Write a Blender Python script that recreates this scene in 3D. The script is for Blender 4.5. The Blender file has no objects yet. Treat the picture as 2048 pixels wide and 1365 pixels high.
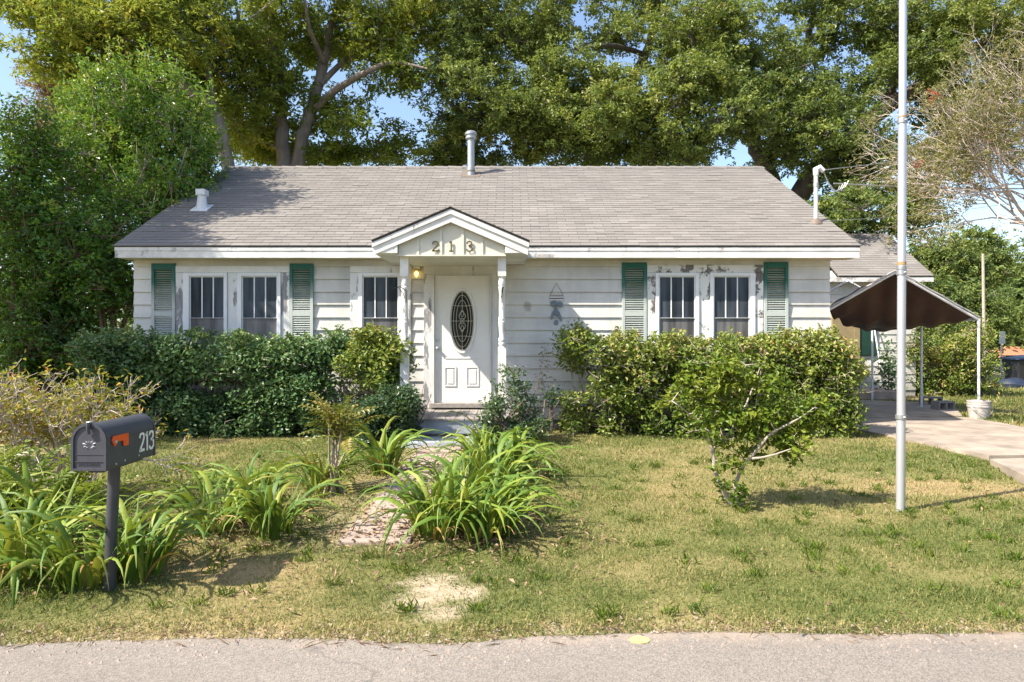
import bpy, math, random
import numpy as np
from mathutils import Vector, Matrix

# ------------------------------------------------------------------ camera, sky, sun, exposure
SC = bpy.context.scene
COL = SC.collection
F, CH, VH = 1371.0, 1.48, 682.5          # focal length in photo pixels, eye height, horizon row

cam = bpy.data.objects.new('camera', bpy.data.cameras.new('camera'))
COL.objects.link(cam)
cam.location = (0, 0, CH)
cam.rotation_euler = (math.radians(90), 0, 0)
cam.data.sensor_width = 36.0
cam.data.lens = 36.0 * F / 2048.0
cam.data.clip_start = 0.05
cam.data.clip_end = 2000
SC.camera = cam

SUN_TRAVEL = Vector((1.0, 0.50, -1.2)).normalized()
to_sun = -SUN_TRAVEL
W = bpy.data.worlds.new('World')
SC.world = W
W.use_nodes = True
wn = W.node_tree.nodes
sky = wn.new('ShaderNodeTexSky')
sky.sky_type = 'NISHITA'
sky.sun_disc = False
sky.sun_elevation = math.asin(to_sun.z)
sky.sun_rotation = math.atan2(to_sun.x, to_sun.y)
sky.air_density = 1.0
sky.dust_density = 1.6
sky.ozone_density = 1.2
wn['Background'].inputs['Strength'].default_value = 0.14
W.node_tree.links.new(sky.outputs[0], wn['Background'].inputs['Color'])

sl = bpy.data.lights.new('sun', 'SUN')
sl.energy = 5.0
sl.angle = math.radians(0.53)
sl.color = (1.0, 0.92, 0.79)
so = bpy.data.objects.new('sun', sl)
so.rotation_euler = SUN_TRAVEL.to_track_quat('-Z', 'Y').to_euler()
so.location = (-20, -8, 24)
COL.objects.link(so)

SC.view_settings.view_transform = 'Standard'
SC.view_settings.look = 'None'
SC.view_settings.gamma = 1
SC.view_settings.exposure = 1.08
SC.render.engine = 'CYCLES'
SC.cycles.max_bounces = 8
SC.cycles.transparent_max_bounces = 8
SC.cycles.use_denoising = True

rng = np.random.default_rng(213)
random.seed(213)

# ------------------------------------------------------------------ helpers
def at(u, v, Y):
    return np.array([(u - 1024.0) / F * Y, Y, CH - (v - VH) / F * Y])

def X_at(u, Y):
    return (u - 1024.0) / F * Y

def Z_at(v, Y):
    return CH - (v - VH) / F * Y

_P = rng.random((256, 256))
def vnoise(x, y, s):
    x = np.asarray(x) / s + 71.3; y = np.asarray(y) / s + 33.7
    xi = np.floor(x).astype(int); yi = np.floor(y).astype(int)
    fx = x - xi; fy = y - yi
    fx = fx * fx * (3 - 2 * fx); fy = fy * fy * (3 - 2 * fy)
    a = _P[xi % 256, yi % 256]; b = _P[(xi + 1) % 256, yi % 256]
    c = _P[xi % 256, (yi + 1) % 256]; d = _P[(xi + 1) % 256, (yi + 1) % 256]
    return (a * (1 - fx) + b * fx) * (1 - fy) + (c * (1 - fx) + d * fx) * fy

def fbm(x, y, s, o=4):
    t = 0; a = 0.5; n = 0
    for _ in range(o):
        t = t + a * vnoise(x, y, s); n += a; a *= 0.5; s *= 0.5
    return t / n

def sstep(a, b, x):
    t = np.clip((np.asarray(x, float) - a) / (b - a), 0, 1)
    return t * t * (3 - 2 * t)

def gz(x, y):
    """height of the ground"""
    return 0.09 * sstep(6.0, 10.0, y) - 2.9 * sstep(24.0, 85.0, y) + 0.0 * np.asarray(x)

# ---- materials
def _nodes(name):
    m = bpy.data.materials.new(name)
    m.use_nodes = True
    nt = m.node_tree
    return m, nt, nt.nodes, nt.links, nt.nodes['Principled BSDF']

def _pos(nt, scale=(1, 1, 1)):
    g = nt.nodes.new('ShaderNodeNewGeometry')
    mp = nt.nodes.new('ShaderNodeMapping')
    mp.inputs['Scale'].default_value = scale
    nt.links.new(g.outputs['Position'], mp.inputs['Vector'])
    return mp.outputs['Vector']

def _noise(nt, scale, stretch=(1, 1, 1), detail=5, rough=0.6):
    n = nt.nodes.new('ShaderNodeTexNoise')
    n.inputs['Scale'].default_value = scale
    n.inputs['Detail'].default_value = detail
    n.inputs['Roughness'].default_value = rough
    nt.links.new(_pos(nt, stretch), n.inputs['Vector'])
    return n.outputs['Fac']

def _ramp(nt, fac, stops):
    r = nt.nodes.new('ShaderNodeValToRGB')
    el = r.color_ramp.elements
    while len(el) < len(stops):
        el.new(0.5)
    for e, (p, c) in zip(el, stops):
        e.position = p
        e.color = (*c, 1)
    nt.links.new(fac, r.inputs['Fac'])
    return r.outputs['Color']

def _mix(nt, fac, a, b, mode='MIX'):
    m = nt.nodes.new('ShaderNodeMix')
    m.data_type = 'RGBA'
    m.blend_type = mode
    for sock, val in ((m.inputs[0], fac), (m.inputs[6], a), (m.inputs[7], b)):
        if hasattr(val, 'is_linked'):
            nt.links.new(val, sock)
        elif isinstance(val, (int, float)):
            sock.default_value = val
        else:
            sock.default_value = (*val, 1)
    return m.outputs[2]

def _bump(nt, bs, h, strength, dist=0.01):
    b = nt.nodes.new('ShaderNodeBump')
    b.inputs['Strength'].default_value = strength
    b.inputs['Distance'].default_value = dist
    nt.links.new(h, b.inputs['Height'])
    nt.links.new(b.outputs['Normal'], bs.inputs['Normal'])

def plain(name, col, rough=0.6, metal=0.0, var=0.12, scale=9.0, bump=0.15, stretch=(1, 1, 1), bscale=60.0):
    m, nt, n, l, bs = _nodes(name)
    f = _noise(nt, scale, stretch)
    lo = tuple(c * (1 - var) for c in col); hi = tuple(min(1, c * (1 + var)) for c in col)
    l.new(_ramp(nt, f, [(0.3, lo), (0.7, hi)]), bs.inputs['Base Color'])
    bs.inputs['Roughness'].default_value = rough
    bs.inputs['Metallic'].default_value = metal
    if bump:
        _bump(nt, bs, _noise(nt, bscale, stretch), bump, 0.004)
    return m

def peeling(name, paint, wood, amount, scale=7.0, stretch=(1, 1, 0.35), rough=0.55, dirt=0.25):
    """old paint with patches worn to grey wood"""
    m, nt, n, l, bs = _nodes(name)
    f0 = _noise(nt, scale, stretch, 9, 0.72); f1 = _noise(nt, scale * 0.42, stretch, 2, 0.5)
    ma = nt.nodes.new('ShaderNodeMath'); ma.operation = 'MULTIPLY_ADD'; ma.inputs[1].default_value = 0.55
    mb_ = nt.nodes.new('ShaderNodeMath'); mb_.operation = 'MULTIPLY'; mb_.inputs[1].default_value = 0.45
    l.new(f1, mb_.inputs[0]); l.new(f0, ma.inputs[0]); l.new(mb_.outputs[0], ma.inputs[2])
    f = ma.outputs[0]
    mask = _ramp(nt, f, [(amount, (0, 0, 0)), (amount + 0.025, (1, 1, 1))])
    g = _noise(nt, 30, (1.5, 1.5, 0.12), 4)
    wcol = _ramp(nt, g, [(0.3, tuple(c * 0.6 for c in wood)), (0.7, tuple(c * 1.3 for c in wood))])
    d = _noise(nt, 1.7, (1, 1, 0.6), 6, 0.7)
    pcol = _ramp(nt, d, [(0.35, tuple(c * (1 - dirt) for c in paint)), (0.6, paint)])
    l.new(_mix(nt, mask, pcol, wcol), bs.inputs['Base Color'])
    bs.inputs['Roughness'].default_value = rough
    inv = nt.nodes.new('ShaderNodeMath'); inv.operation = 'SUBTRACT'; inv.inputs[0].default_value = 1.0
    l.new(mask, inv.inputs[1])
    _bump(nt, bs, inv.outputs[0], 0.5, 0.002)
    return m

def siding_mat(name, paint):
    m, nt, n, l, bs = _nodes(name)
    big = _noise(nt, 0.9, (1, 1, 1), 6, 0.68)
    streak = _noise(nt, 5.0, (1, 1, 0.12), 5, 0.6)
    grain = _noise(nt, 50, (0.05, 1, 1), 3)
    c0 = _ramp(nt, big, [(0.36, tuple(c * 0.74 for c in paint)), (0.6, paint)])
    c1 = _mix(nt, _ramp(nt, streak, [(0.52, (0, 0, 0)), (0.8, (0.5, 0.5, 0.5))]), c0, (0.36, 0.37, 0.34))
    # mildew low on the wall: height mask times noise
    g = nt.nodes.new('ShaderNodeNewGeometry'); sp = nt.nodes.new('ShaderNodeSeparateXYZ')
    l.new(g.outputs['Position'], sp.inputs[0])
    mr = nt.nodes.new('ShaderNodeMapRange'); mr.inputs[1].default_value = 1.5; mr.inputs[2].default_value = 0.2
    l.new(sp.outputs['Z'], mr.inputs[0])
    mu = nt.nodes.new('ShaderNodeMath'); mu.operation = 'MULTIPLY'
    l.new(mr.outputs[0], mu.inputs[0])
    l.new(_noise(nt, 4.0, (1, 1, 0.5), 7, 0.75), mu.inputs[1])
    c2 = _mix(nt, _ramp(nt, mu.outputs[0], [(0.2, (0, 0, 0)), (0.6, (0.75, 0.75, 0.75))]), c1, (0.23, 0.22, 0.19))
    # one dark smudge on the wall beside the porch
    vm = nt.nodes.new('ShaderNodeVectorMath'); vm.operation = 'SUBTRACT'
    vm.inputs[1].default_value = (0.25, 10.9, 2.04)
    l.new(g.outputs['Position'], vm.inputs[0])
    vs = nt.nodes.new('ShaderNodeVectorMath'); vs.operation = 'MULTIPLY'
    vs.inputs[1].default_value = (7.0, 1.0, 5.5); l.new(vm.outputs[0], vs.inputs[0])
    ln = nt.nodes.new('ShaderNodeVectorMath'); ln.operation = 'LENGTH'; l.new(vs.outputs[0], ln.inputs[0])
    ad = nt.nodes.new('ShaderNodeMath'); ad.operation = 'ADD'; l.new(ln.outputs['Value'], ad.inputs[0])
    l.new(_noise(nt, 6.0), ad.inputs[1])
    c3 = _mix(nt, _ramp(nt, ad.outputs[0], [(0.75, (0.6, 0.6, 0.6)), (1.6, (0, 0, 0))]), c2, (0.27, 0.25, 0.22))
    l.new(c3, bs.inputs['Base Color'])
    bs.inputs['Roughness'].default_value = 0.6
    _bump(nt, bs, grain, 0.12, 0.002)
    return m

def shingle_mat(name, attr):
    m, nt, n, l, bs = _nodes(name)
    if attr:
        a = n.new('ShaderNodeAttribute'); a.attribute_name = 'tint'; f = a.outputs['Fac']
    else:
        a = n.new('ShaderNodeObjectInfo'); f = a.outputs['Random']
    c = _ramp(nt, f, [(0.0, (0.192, 0.176, 0.162)), (0.45, (0.222, 0.204, 0.188)), (0.8, (0.236, 0.217, 0.200)), (1.0, (0.272, 0.252, 0.233))])
    big = _noise(nt, 0.7, (1, 0.5, 0.5), 4)
    c = _mix(nt, _ramp(nt, big, [(0.35, (0.45, 0.45, 0.45)), (0.65, (0, 0, 0))]), c, (0.165, 0.150, 0.140))
    spk = _noise(nt, 140, (1, 1, 1), 2)
    c = _mix(nt, _ramp(nt, spk, [(0.3, (0.55, 0.55, 0.55)), (0.6, (0, 0, 0))]), c, (0.13, 0.12, 0.11))
    l.new(c, bs.inputs['Base Color'])
    bs.inputs['Roughness'].default_value = 0.9
    _bump(nt, bs, spk, 0.5, 0.003)
    return m

def leaf_mat(name, stops, trans=0.3, rough=0.42, spec=0.4, gain=1.0):
    m, nt, n, l, bs = _nodes(name)
    a = n.new('ShaderNodeAttribute'); a.attribute_name = 'tint'
    c = _ramp(nt, a.outputs['Fac'], [(p, tuple(min(.6, q * gain) for q in k)) for p, k in stops])
    l.new(c, bs.inputs['Base Color'])
    bs.inputs['Roughness'].default_value = rough
    bs.inputs['Specular IOR Level'].default_value = spec
    tr = n.new('ShaderNodeBsdfTranslucent')
    tc = _mix(nt, 0.5, c, (0.25, 0.3, 0.03))
    l.new(tc, tr.inputs['Color'])
    mx = n.new('ShaderNodeMixShader'); mx.inputs[0].default_value = trans
    l.new(bs.outputs[0], mx.inputs[1]); l.new(tr.outputs[0], mx.inputs[2])
    l.new(mx.outputs[0], n['Material Output'].inputs['Surface'])
    return m

def object_leaf_mat(name, stops, trans=0.25, rough=0.35):
    m, nt, n, l, bs = _nodes(name)
    a = n.new('ShaderNodeObjectInfo')
    f = _noise(nt, 6.0, (1, 1, 1), 3)
    ad = n.new('ShaderNodeMath'); ad.operation = 'MULTIPLY_ADD'; ad.inputs[1].default_value = 0.8
    l.new(a.outputs['Random'], ad.inputs[0])
    sb = n.new('ShaderNodeMath'); sb.operation = 'MULTIPLY_ADD'; sb.inputs[1].default_value = 0.5; sb.inputs[2].default_value = -0.15
    l.new(f, sb.inputs[0]); l.new(sb.outputs[0], ad.inputs[2])
    c = _ramp(nt, ad.outputs[0], stops)
    l.new(c, bs.inputs['Base Color'])
    bs.inputs['Roughness'].default_value = rough
    tr = n.new('ShaderNodeBsdfTranslucent'); l.new(_mix(nt, 0.5, c, (0.3, 0.34, 0.03)), tr.inputs['Color'])
    mx = n.new('ShaderNodeMixShader'); mx.inputs[0].default_value = trans
    l.new(bs.outputs[0], mx.inputs[1]); l.new(tr.outputs[0], mx.inputs[2])
    l.new(mx.outputs[0], n['Material Output'].inputs['Surface'])
    return m

def glass_mat(name, col=(0.03, 0.036, 0.042), rough=0.08):
    m, nt, n, l, bs = _nodes(name)
    f = _noise(nt, 5.0, (1, 1, 0.12), 3)
    l.new(_ramp(nt, f, [(0.35, tuple(c * 0.55 for c in col)), (0.62, tuple(c * 1.7 for c in col))]), bs.inputs['Base Color'])
    bs.inputs['Roughness'].default_value = rough
    bs.inputs['Specular IOR Level'].default_value = 0.5
    _bump(nt, bs, _noise(nt, 1.8, (1, 1, 1), 2), 0.16, 0.03)
    return m

WHITE = (0.72, 0.71, 0.68)
M = {}
M['siding'] = siding_mat('painted_siding', (0.67, 0.655, 0.62))
M['trim'] = peeling('white_trim', (0.74, 0.73, 0.70), (0.26, 0.25, 0.24), 0.60)
M['fascia'] = peeling('weathered_fascia', (0.78, 0.77, 0.75), (0.42, 0.40, 0.38), 0.565, 5.0, (0.6, 1, 1), dirt=0.3)
M['peel'] = peeling('peeling_casing', (0.70, 0.69, 0.68), (0.25, 0.245, 0.25), 0.505, 7.0, (1, 1, 0.30), dirt=0.15)
M['peel2'] = peeling('flaking_casing', (0.72, 0.71, 0.69), (0.15, 0.135, 0.125), 0.525, 9.0, (0.7, 1, 0.6), dirt=0.15)
M['vinyl'] = plain('white_vinyl', (0.72, 0.73, 0.74), 0.4, var=0.05, bump=0.03)
M['door'] = plain('door_paint', (0.76, 0.75, 0.72), 0.38, var=0.05, scale=2.5, bump=0.04)
M['shutter'] = peeling('green_shutter_paint', (0.012, 0.115, 0.085), (0.30, 0.30, 0.28), 0.60, 6.0, (1, 1, 0.5), dirt=0.3)
def faded_shutter():
    """green paint bleached to chalky white where the eaves do not keep off the weather"""
    m, nt, n, l, bs = _nodes('faded_shutter_paint')
    g = n.new('ShaderNodeNewGeometry'); sp = n.new('ShaderNodeSeparateXYZ'); l.new(g.outputs['Position'], sp.inputs[0])
    ad = n.new('ShaderNodeMath'); ad.operation = 'MULTIPLY_ADD'; ad.inputs[1].default_value = 0.35
    l.new(_noise(nt, 8.0, (1, 1, 0.5), 5), ad.inputs[0]); l.new(sp.outputs['Z'], ad.inputs[2])
    mr = n.new('ShaderNodeMapRange'); mr.inputs[1].default_value = 2.60; mr.inputs[2].default_value = 2.22
    l.new(ad.outputs[0], mr.inputs[0])
    l.new(_mix(nt, mr.outputs[0], (0.008, 0.105, 0.078), (0.45, 0.49, 0.46)), bs.inputs['Base Color'])
    bs.inputs['Roughness'].default_value = 0.6
    return m
M['slat'] = faded_shutter()
M['glass'] = glass_mat('window_glass', (0.045, 0.055, 0.070))
M['screen'] = glass_mat('window_screen', (0.12, 0.118, 0.12), 0.3)
M['oval_glass'] = glass_mat('leaded_glass', (0.02, 0.022, 0.018), 0.12)
M['came'] = plain('lead_came', (0.55, 0.52, 0.44), 0.35, 0.6, bump=0)
M['shingle'] = shingle_mat('shingle_grey', False)
M['shingle_far'] = shingle_mat('shingle_grey_field', True)
M['roof_deck'] = plain('roof_felt', (0.07, 0.065, 0.06), 0.9)
M['cream'] = plain('cream_soffit', (0.62, 0.60, 0.51), 0.6, var=0.1, scale=3)
M['soffit'] = plain('soffit_paint', (0.60, 0.55, 0.42), 0.65, var=0.1, scale=3)
M['digit'] = plain('bronze_numeral', (0.10, 0.085, 0.035), 0.5, 0.2, bump=0)
M['steel'] = plain('galvanised_steel', (0.40, 0.41, 0.42), 0.45, 0.7, scale=5)
M['alu'] = plain('dull_aluminium', (0.56, 0.57, 0.60), 0.40, 0.55, var=0.06, scale=3, stretch=(1, 1, 0.3), bump=0.04)
M['band'] = plain('brown_tape', (0.35, 0.22, 0.10), 0.5)
M['white_pipe'] = plain('white_pipe', (0.66, 0.67, 0.70), 0.45, var=0.08)
M['black_iron'] = plain('black_iron', (0.02, 0.02, 0.022), 0.4, 0.4, bump=0)
M['deck_wood'] = plain('weathered_deck', (0.27, 0.245, 0.225), 0.8, var=0.3, scale=12, stretch=(1, 0.1, 1), bump=0.4)
M['riser'] = peeling('blue_grey_riser', (0.40, 0.43, 0.48), (0.22, 0.20, 0.19), 0.58, 6.0, (0.25, 1, 1), dirt=0.4)
M['concrete'] = plain('old_concrete', (0.315, 0.258, 0.205), 0.9, var=0.34, scale=2.6, bump=0.5, bscale=45)
M['path_conc'] = plain('path_concrete', (0.36, 0.28, 0.235), 0.9, var=0.25, scale=5, bump=0.5, bscale=70)
M['block'] = plain('concrete_block', (0.22, 0.21, 0.20), 0.9, var=0.2)
M['mbox'] = plain('grey_mailbox', (0.060, 0.063, 0.076), 0.45, 0.1, var=0.1, scale=14, bump=0.08)
M['mbox_relief'] = plain('worn_relief', (0.24, 0.25, 0.27), 0.4, 0.2, bump=0)
M['mbox_side'] = plain('black_mailbox', (0.030, 0.030, 0.033), 0.42, 0.1, var=0.15, bump=0.08)
M['mbox_post'] = plain('black_post', (0.055, 0.055, 0.065), 0.5, 0.1, var=0.15)
M['flag'] = plain('orange_flag', (0.80, 0.10, 0.015), 0.4, var=0.05, bump=0)
M['num_white'] = plain('white_numeral', (0.80, 0.79, 0.72), 0.5, var=0.06, bump=0)
M['rust'] = plain('rusty_steel', (0.17, 0.135, 0.11), 0.75, 0.1)
M['bark'] = plain('grey_bark', (0.20, 0.165, 0.14), 0.9, var=0.35, scale=6, stretch=(1, 1, 0.25), bump=0.8, bscale=18)
M['bark_dark'] = plain('dark_bark', (0.085, 0.07, 0.058), 0.9, var=0.35, scale=6, stretch=(1, 1, 0.25), bump=0.8, bscale=18)
M['bark_pale'] = plain('pale_bark', (0.36, 0.31, 0.26), 0.85, var=0.25, scale=12, bump=0.3)
M['twig'] = plain('dry_twig', (0.33, 0.265, 0.215), 0.85, var=0.25, scale=20, bump=0)
M['twig_pale'] = plain('bleached_twig', (0.46, 0.385, 0.33), 0.85, var=0.2, scale=20, bump=0)
M['twig_brown'] = plain('brown_twig', (0.17, 0.115, 0.075), 0.85, var=0.25, scale=20, bump=0)
M['tarp'] = plain('brown_tarp', (0.080, 0.044, 0.032), 0.6, var=0.2, scale=3, bump=0.2)
M['tarp_hem'] = plain('tarp_hem', (0.42, 0.40, 0.40), 0.55, var=0.15)
M['navy'] = plain('navy_plastic', (0.025, 0.036, 0.065), 0.5)
M['bin'] = plain('charcoal_plastic', (0.03, 0.03, 0.035), 0.5)
M['far_roof'] = plain('terracotta_roof', (0.42, 0.17, 0.09), 0.8)
M['far_wall'] = plain('pale_wall', (0.62, 0.62, 0.60), 0.7)
M['hose'] = plain('pale_hose', (0.55, 0.50, 0.46), 0.5)
M['bucket'] = plain('white_bucket', (0.46, 0.42, 0.40), 0.55, var=0.2, scale=8)
M['dark_green'] = plain('dark_green_panel', (0.012, 0.05, 0.035), 0.4)
M['tan'] = plain('tan_panel', (0.30, 0.23, 0.12), 0.6)

def lamp_mat():
    m, nt, n, l, bs = _nodes('lit_bulb')
    bs.inputs['Base Color'].default_value = (0.9, 0.7, 0.2, 1)
    bs.inputs['Emission Color'].default_value = (1.0, 0.72, 0.18, 1)
    bs.inputs['Emission Strength'].default_value = 2.2
    return m
M['bulb'] = lamp_mat()
M['brass'] = plain('brass', (0.45, 0.33, 0.12), 0.35, 0.8, bump=0)
M['paint_dot'] = plain('yellow_paint', (0.50, 0.45, 0.17), 0.9, var=0.35, scale=40)
def clear_glass():
    m, nt, n, l, bs = _nodes('lantern_glass')
    bs.inputs['Base Color'].default_value = (1, 0.97, 0.9, 1)
    bs.inputs['Transmission Weight'].default_value = 1
    bs.inputs['Roughness'].default_value = 0.05
    bs.inputs['IOR'].default_value = 1.2
    return m
M['lantern'] = clear_glass()

# ---- objects
ORIG = {}
def thing(name, label, cat, loc, group=None, rz=0.0):
    o = bpy.data.objects.new(name, None)
    o.empty_display_size = 0.2
    COL.objects.link(o)
    o.location = loc
    o.rotation_euler = (0, 0, rz)
    o['label'] = label; o['category'] = cat
    if group: o['group'] = group
    ORIG[o] = np.array(loc, float)
    return o

def tag(o, label=None, cat=None, group=None, kind=None):
    for k, v in (('label', label), ('category', cat), ('group', group), ('kind', kind)):
        if v: o[k] = v
    return o

def link(name, me, parent=None, loc=(0, 0, 0), rot=(0, 0, 0), scale=(1, 1, 1)):
    o = bpy.data.objects.new(name, me)
    COL.objects.link(o)
    o.location = loc; o.rotation_euler = rot; o.scale = scale
    if parent is not None:
        o.parent = parent
    return o

class MB:
    def __init__(s):
        s.v = []; s.f = []
    def add(s, vs, fs):
        k = len(s.v)
        s.v.extend([tuple(p) for p in vs])
        s.f.extend([tuple(i + k for i in f) for f in fs])
        return s
    def box(s, x0, x1, y0, y1, z0, z1):
        v = [(x0, y0, z0), (x1, y0, z0), (x1, y1, z0), (x0, y1, z0), (x0, y0, z1), (x1, y0, z1), (x1, y1, z1), (x0, y1, z1)]
        return s.add(v, [(0, 3, 2, 1), (4, 5, 6, 7), (0, 1, 5, 4), (1, 2, 6, 5), (2, 3, 7, 6), (3, 0, 4, 7)])
    def hexa(s, v):
        return s.add(v, [(0, 3, 2, 1), (4, 5, 6, 7), (0, 1, 5, 4), (1, 2, 6, 5), (2, 3, 7, 6), (3, 0, 4, 7)])
    def prism_y(s, pts, y0, y1):
        """outline in (x, z), counter-clockwise seen from -y, extruded along y"""
        n = len(pts)
        v = [(x, y0, z) for x, z in pts] + [(x, y1, z) for x, z in pts]
        f = [tuple(range(n)), tuple(range(2 * n - 1, n - 1, -1))]
        for i in range(n):
            j = (i + 1) % n
            f.append((i, i + n, j + n, j))
        return s.add(v, f)
    def prism_x(s, pts, x0, x1):
        n = len(pts)
        v = [(x0, y, z) for y, z in pts] + [(x1, y, z) for y, z in pts]
        f = [tuple(range(n - 1, -1, -1)), tuple(range(n, 2 * n))]
        for i in range(n):
            j = (i + 1) % n
            f.append((i, j, j + n, i + n))
        return s.add(v, f)
    def tube(s, pts, rad, n=8, caps=True):
        pts = [np.array(p, float) for p in pts]
        if np.isscalar(rad): rad = [rad] * len(pts)
        k0 = len(s.v)
        prev = None
        for i, p in enumerate(pts):
            a = pts[max(i - 1, 0)]; b = pts[min(i + 1, len(pts) - 1)]
            t = b - a; t = t / (np.linalg.norm(t) + 1e-9)
            if prev is None:
                r = np.array([0, 0, 1.0]) if abs(t[2]) < 0.9 else np.array([1.0, 0, 0])
                x = np.cross(t, r)
            else:
                x = prev - t * np.dot(prev, t)
            x /= (np.linalg.norm(x) + 1e-9); prev = x
            y = np.cross(t, x)
            for q in range(n):
                an = 2 * math.pi * q / n
                s.v.append(tuple(p + rad[i] * (math.cos(an) * x + math.sin(an) * y)))
        for i in range(len(pts) - 1):
            for q in range(n):
                q2 = (q + 1) % n
                a = k0 + i * n
                s.f.append((a + q, a + q2, a + n + q2, a + n + q))
        if caps:
            s.f.append(tuple(k0 + q for q in range(n - 1, -1, -1)))
            e = k0 + (len(pts) - 1) * n
            s.f.append(tuple(e + q for q in range(n)))
        return s
    def lathe(s, c, prof, n=16):
        """profile of (radius, z) about a vertical axis at c"""
        return s.tube([(c[0], c[1], c[2] + z) for r, z in prof], [max(r, 1e-4) for r, z in prof], n) if False else s._lathe(c, prof, n)
    def _lathe(s, c, prof, n):
        k0 = len(s.v)
        for r, z in prof:
            for q in range(n):
                a = 2 * math.pi * q / n
                s.v.append((c[0] + r * math.cos(a), c[1] + r * math.sin(a), c[2] + z))
        for i in range(len(prof) - 1):
            for q in range(n):
                q2 = (q + 1) % n
                a = k0 + i * n
                s.f.append((a + q, a + q2, a + n + q2, a + n + q))
        s.f.append(tuple(k0 + q for q in range(n - 1, -1, -1)))
        e = k0 + (len(prof) - 1) * n
        s.f.append(tuple(e + q for q in range(n)))
        return s
    def build(s, name, mat, parent=None, smooth=False, origin=None, label=None, bevel=0.0):
        po = np.zeros(3)
        p = parent
        if parent is not None:
            po = ORIG.get(parent, np.zeros(3))
        o_ = po if origin is None else np.array(origin, float)
        me = bpy.data.meshes.new(name)
        me.from_pydata([tuple(np.array(q) - o_) for q in s.v], [], s.f)
        me.materials.append(M[mat] if isinstance(mat, str) else mat)
        if smooth:
            me.polygons.foreach_set('use_smooth', [True] * len(me.polygons))
        o = link(name, me, parent, tuple(o_ - po) if parent is not None else tuple(o_))
        ORIG[o] = o_
        if smooth:
            try:
                me.set_sharp_from_angle(angle=math.radians(40))
            except Exception:
                pass
        if bevel:
            b = o.modifiers.new('bevel', 'BEVEL'); b.width = bevel; b.segments = 2; b.limit_method = 'ANGLE'
        if label: o['label'] = label
        return o

def np_mesh(name, verts, tris, mat, parent=None, tint=None, origin=None, smooth=False):
    po = ORIG.get(parent, np.zeros(3)) if parent is not None else np.zeros(3)
    o_ = po if origin is None else np.array(origin, float)
    me = bpy.data.meshes.new(name)
    verts = np.asarray(verts, np.float32) - o_.astype(np.float32)
    tris = np.asarray(tris, np.int32)
    me.vertices.add(len(verts)); me.vertices.foreach_set('co', verts.ravel())
    k = tris.shape[1]
    me.loops.add(tris.size); me.loops.foreach_set('vertex_index', tris.ravel())
    me.polygons.add(len(tris))
    me.polygons.foreach_set('loop_start', np.arange(0, tris.size, k, dtype=np.int32))
    me.polygons.foreach_set('loop_total', np.full(len(tris), k, np.int32))
    me.polygons.foreach_set('use_smooth', np.full(len(tris), bool(smooth)))
    me.update(calc_edges=True)
    if tint is not None:
        a = me.attributes.new('tint', 'FLOAT', 'FACE' if len(tint) == len(tris) else 'POINT')
        a.data.foreach_set('value', np.asarray(tint, np.float32))
    me.materials.append(M[mat] if isinstance(mat, str) else mat)
    o = link(name, me, parent, tuple(o_ - po) if parent is not None else tuple(o_))
    ORIG[o] = o_
    return o

def unit(a):
    return a / (np.linalg.norm(a, axis=-1, keepdims=True) + 1e-9)

def leaf_geo(P, D, N, L, Wd, fold=0.25):
    """two-triangle folded leaves: base P, direction D, normal N, length L, width Wd"""
    D = unit(D); S = unit(np.cross(D, N)); N = np.cross(S, D)
    L = np.broadcast_to(L, (len(P),))[:, None]; Wd = np.broadcast_to(Wd, (len(P),))[:, None]
    mid = P + D * L * 0.5
    a = P; b = mid + S * Wd * 0.5 + N * Wd * fold; t = P + D * L - N * L * 0.08; c = mid - S * Wd * 0.5 + N * Wd * fold
    V = np.stack([a, b, t, c], 1).reshape(-1, 3)
    i = np.arange(len(P))[:, None] * 4
    T = np.concatenate([i + np.array([[0, 1, 2]]), i + np.array([[0, 2, 3]])], 1).reshape(-1, 3)
    return V, T

def rnd_dirs(n):
    return unit(rng.normal(size=(n, 3)))

def grow_leaves(name, P, tint, mat, parent, L, Wd, up=0.7, out=None, droop=0.2):
    n = len(P)
    D = rnd_dirs(n); D[:, 2] = D[:, 2] * 0.7 - droop
    N = rnd_dirs(n) * (1 - up) + np.array([0, 0, 1.0]) * up
    if out is not None:
        N = N + out * 0.5
    L = L * (0.65 + 0.7 * rng.random(n)); Wd = Wd * (0.65 + 0.7 * rng.random(n))
    V, T = leaf_geo(P, D, N, L, Wd)
    tt = np.clip(np.repeat(tint, 2), 0, 1)
    o = np_mesh(name, V, T, mat, parent, tt)
    return o

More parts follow.
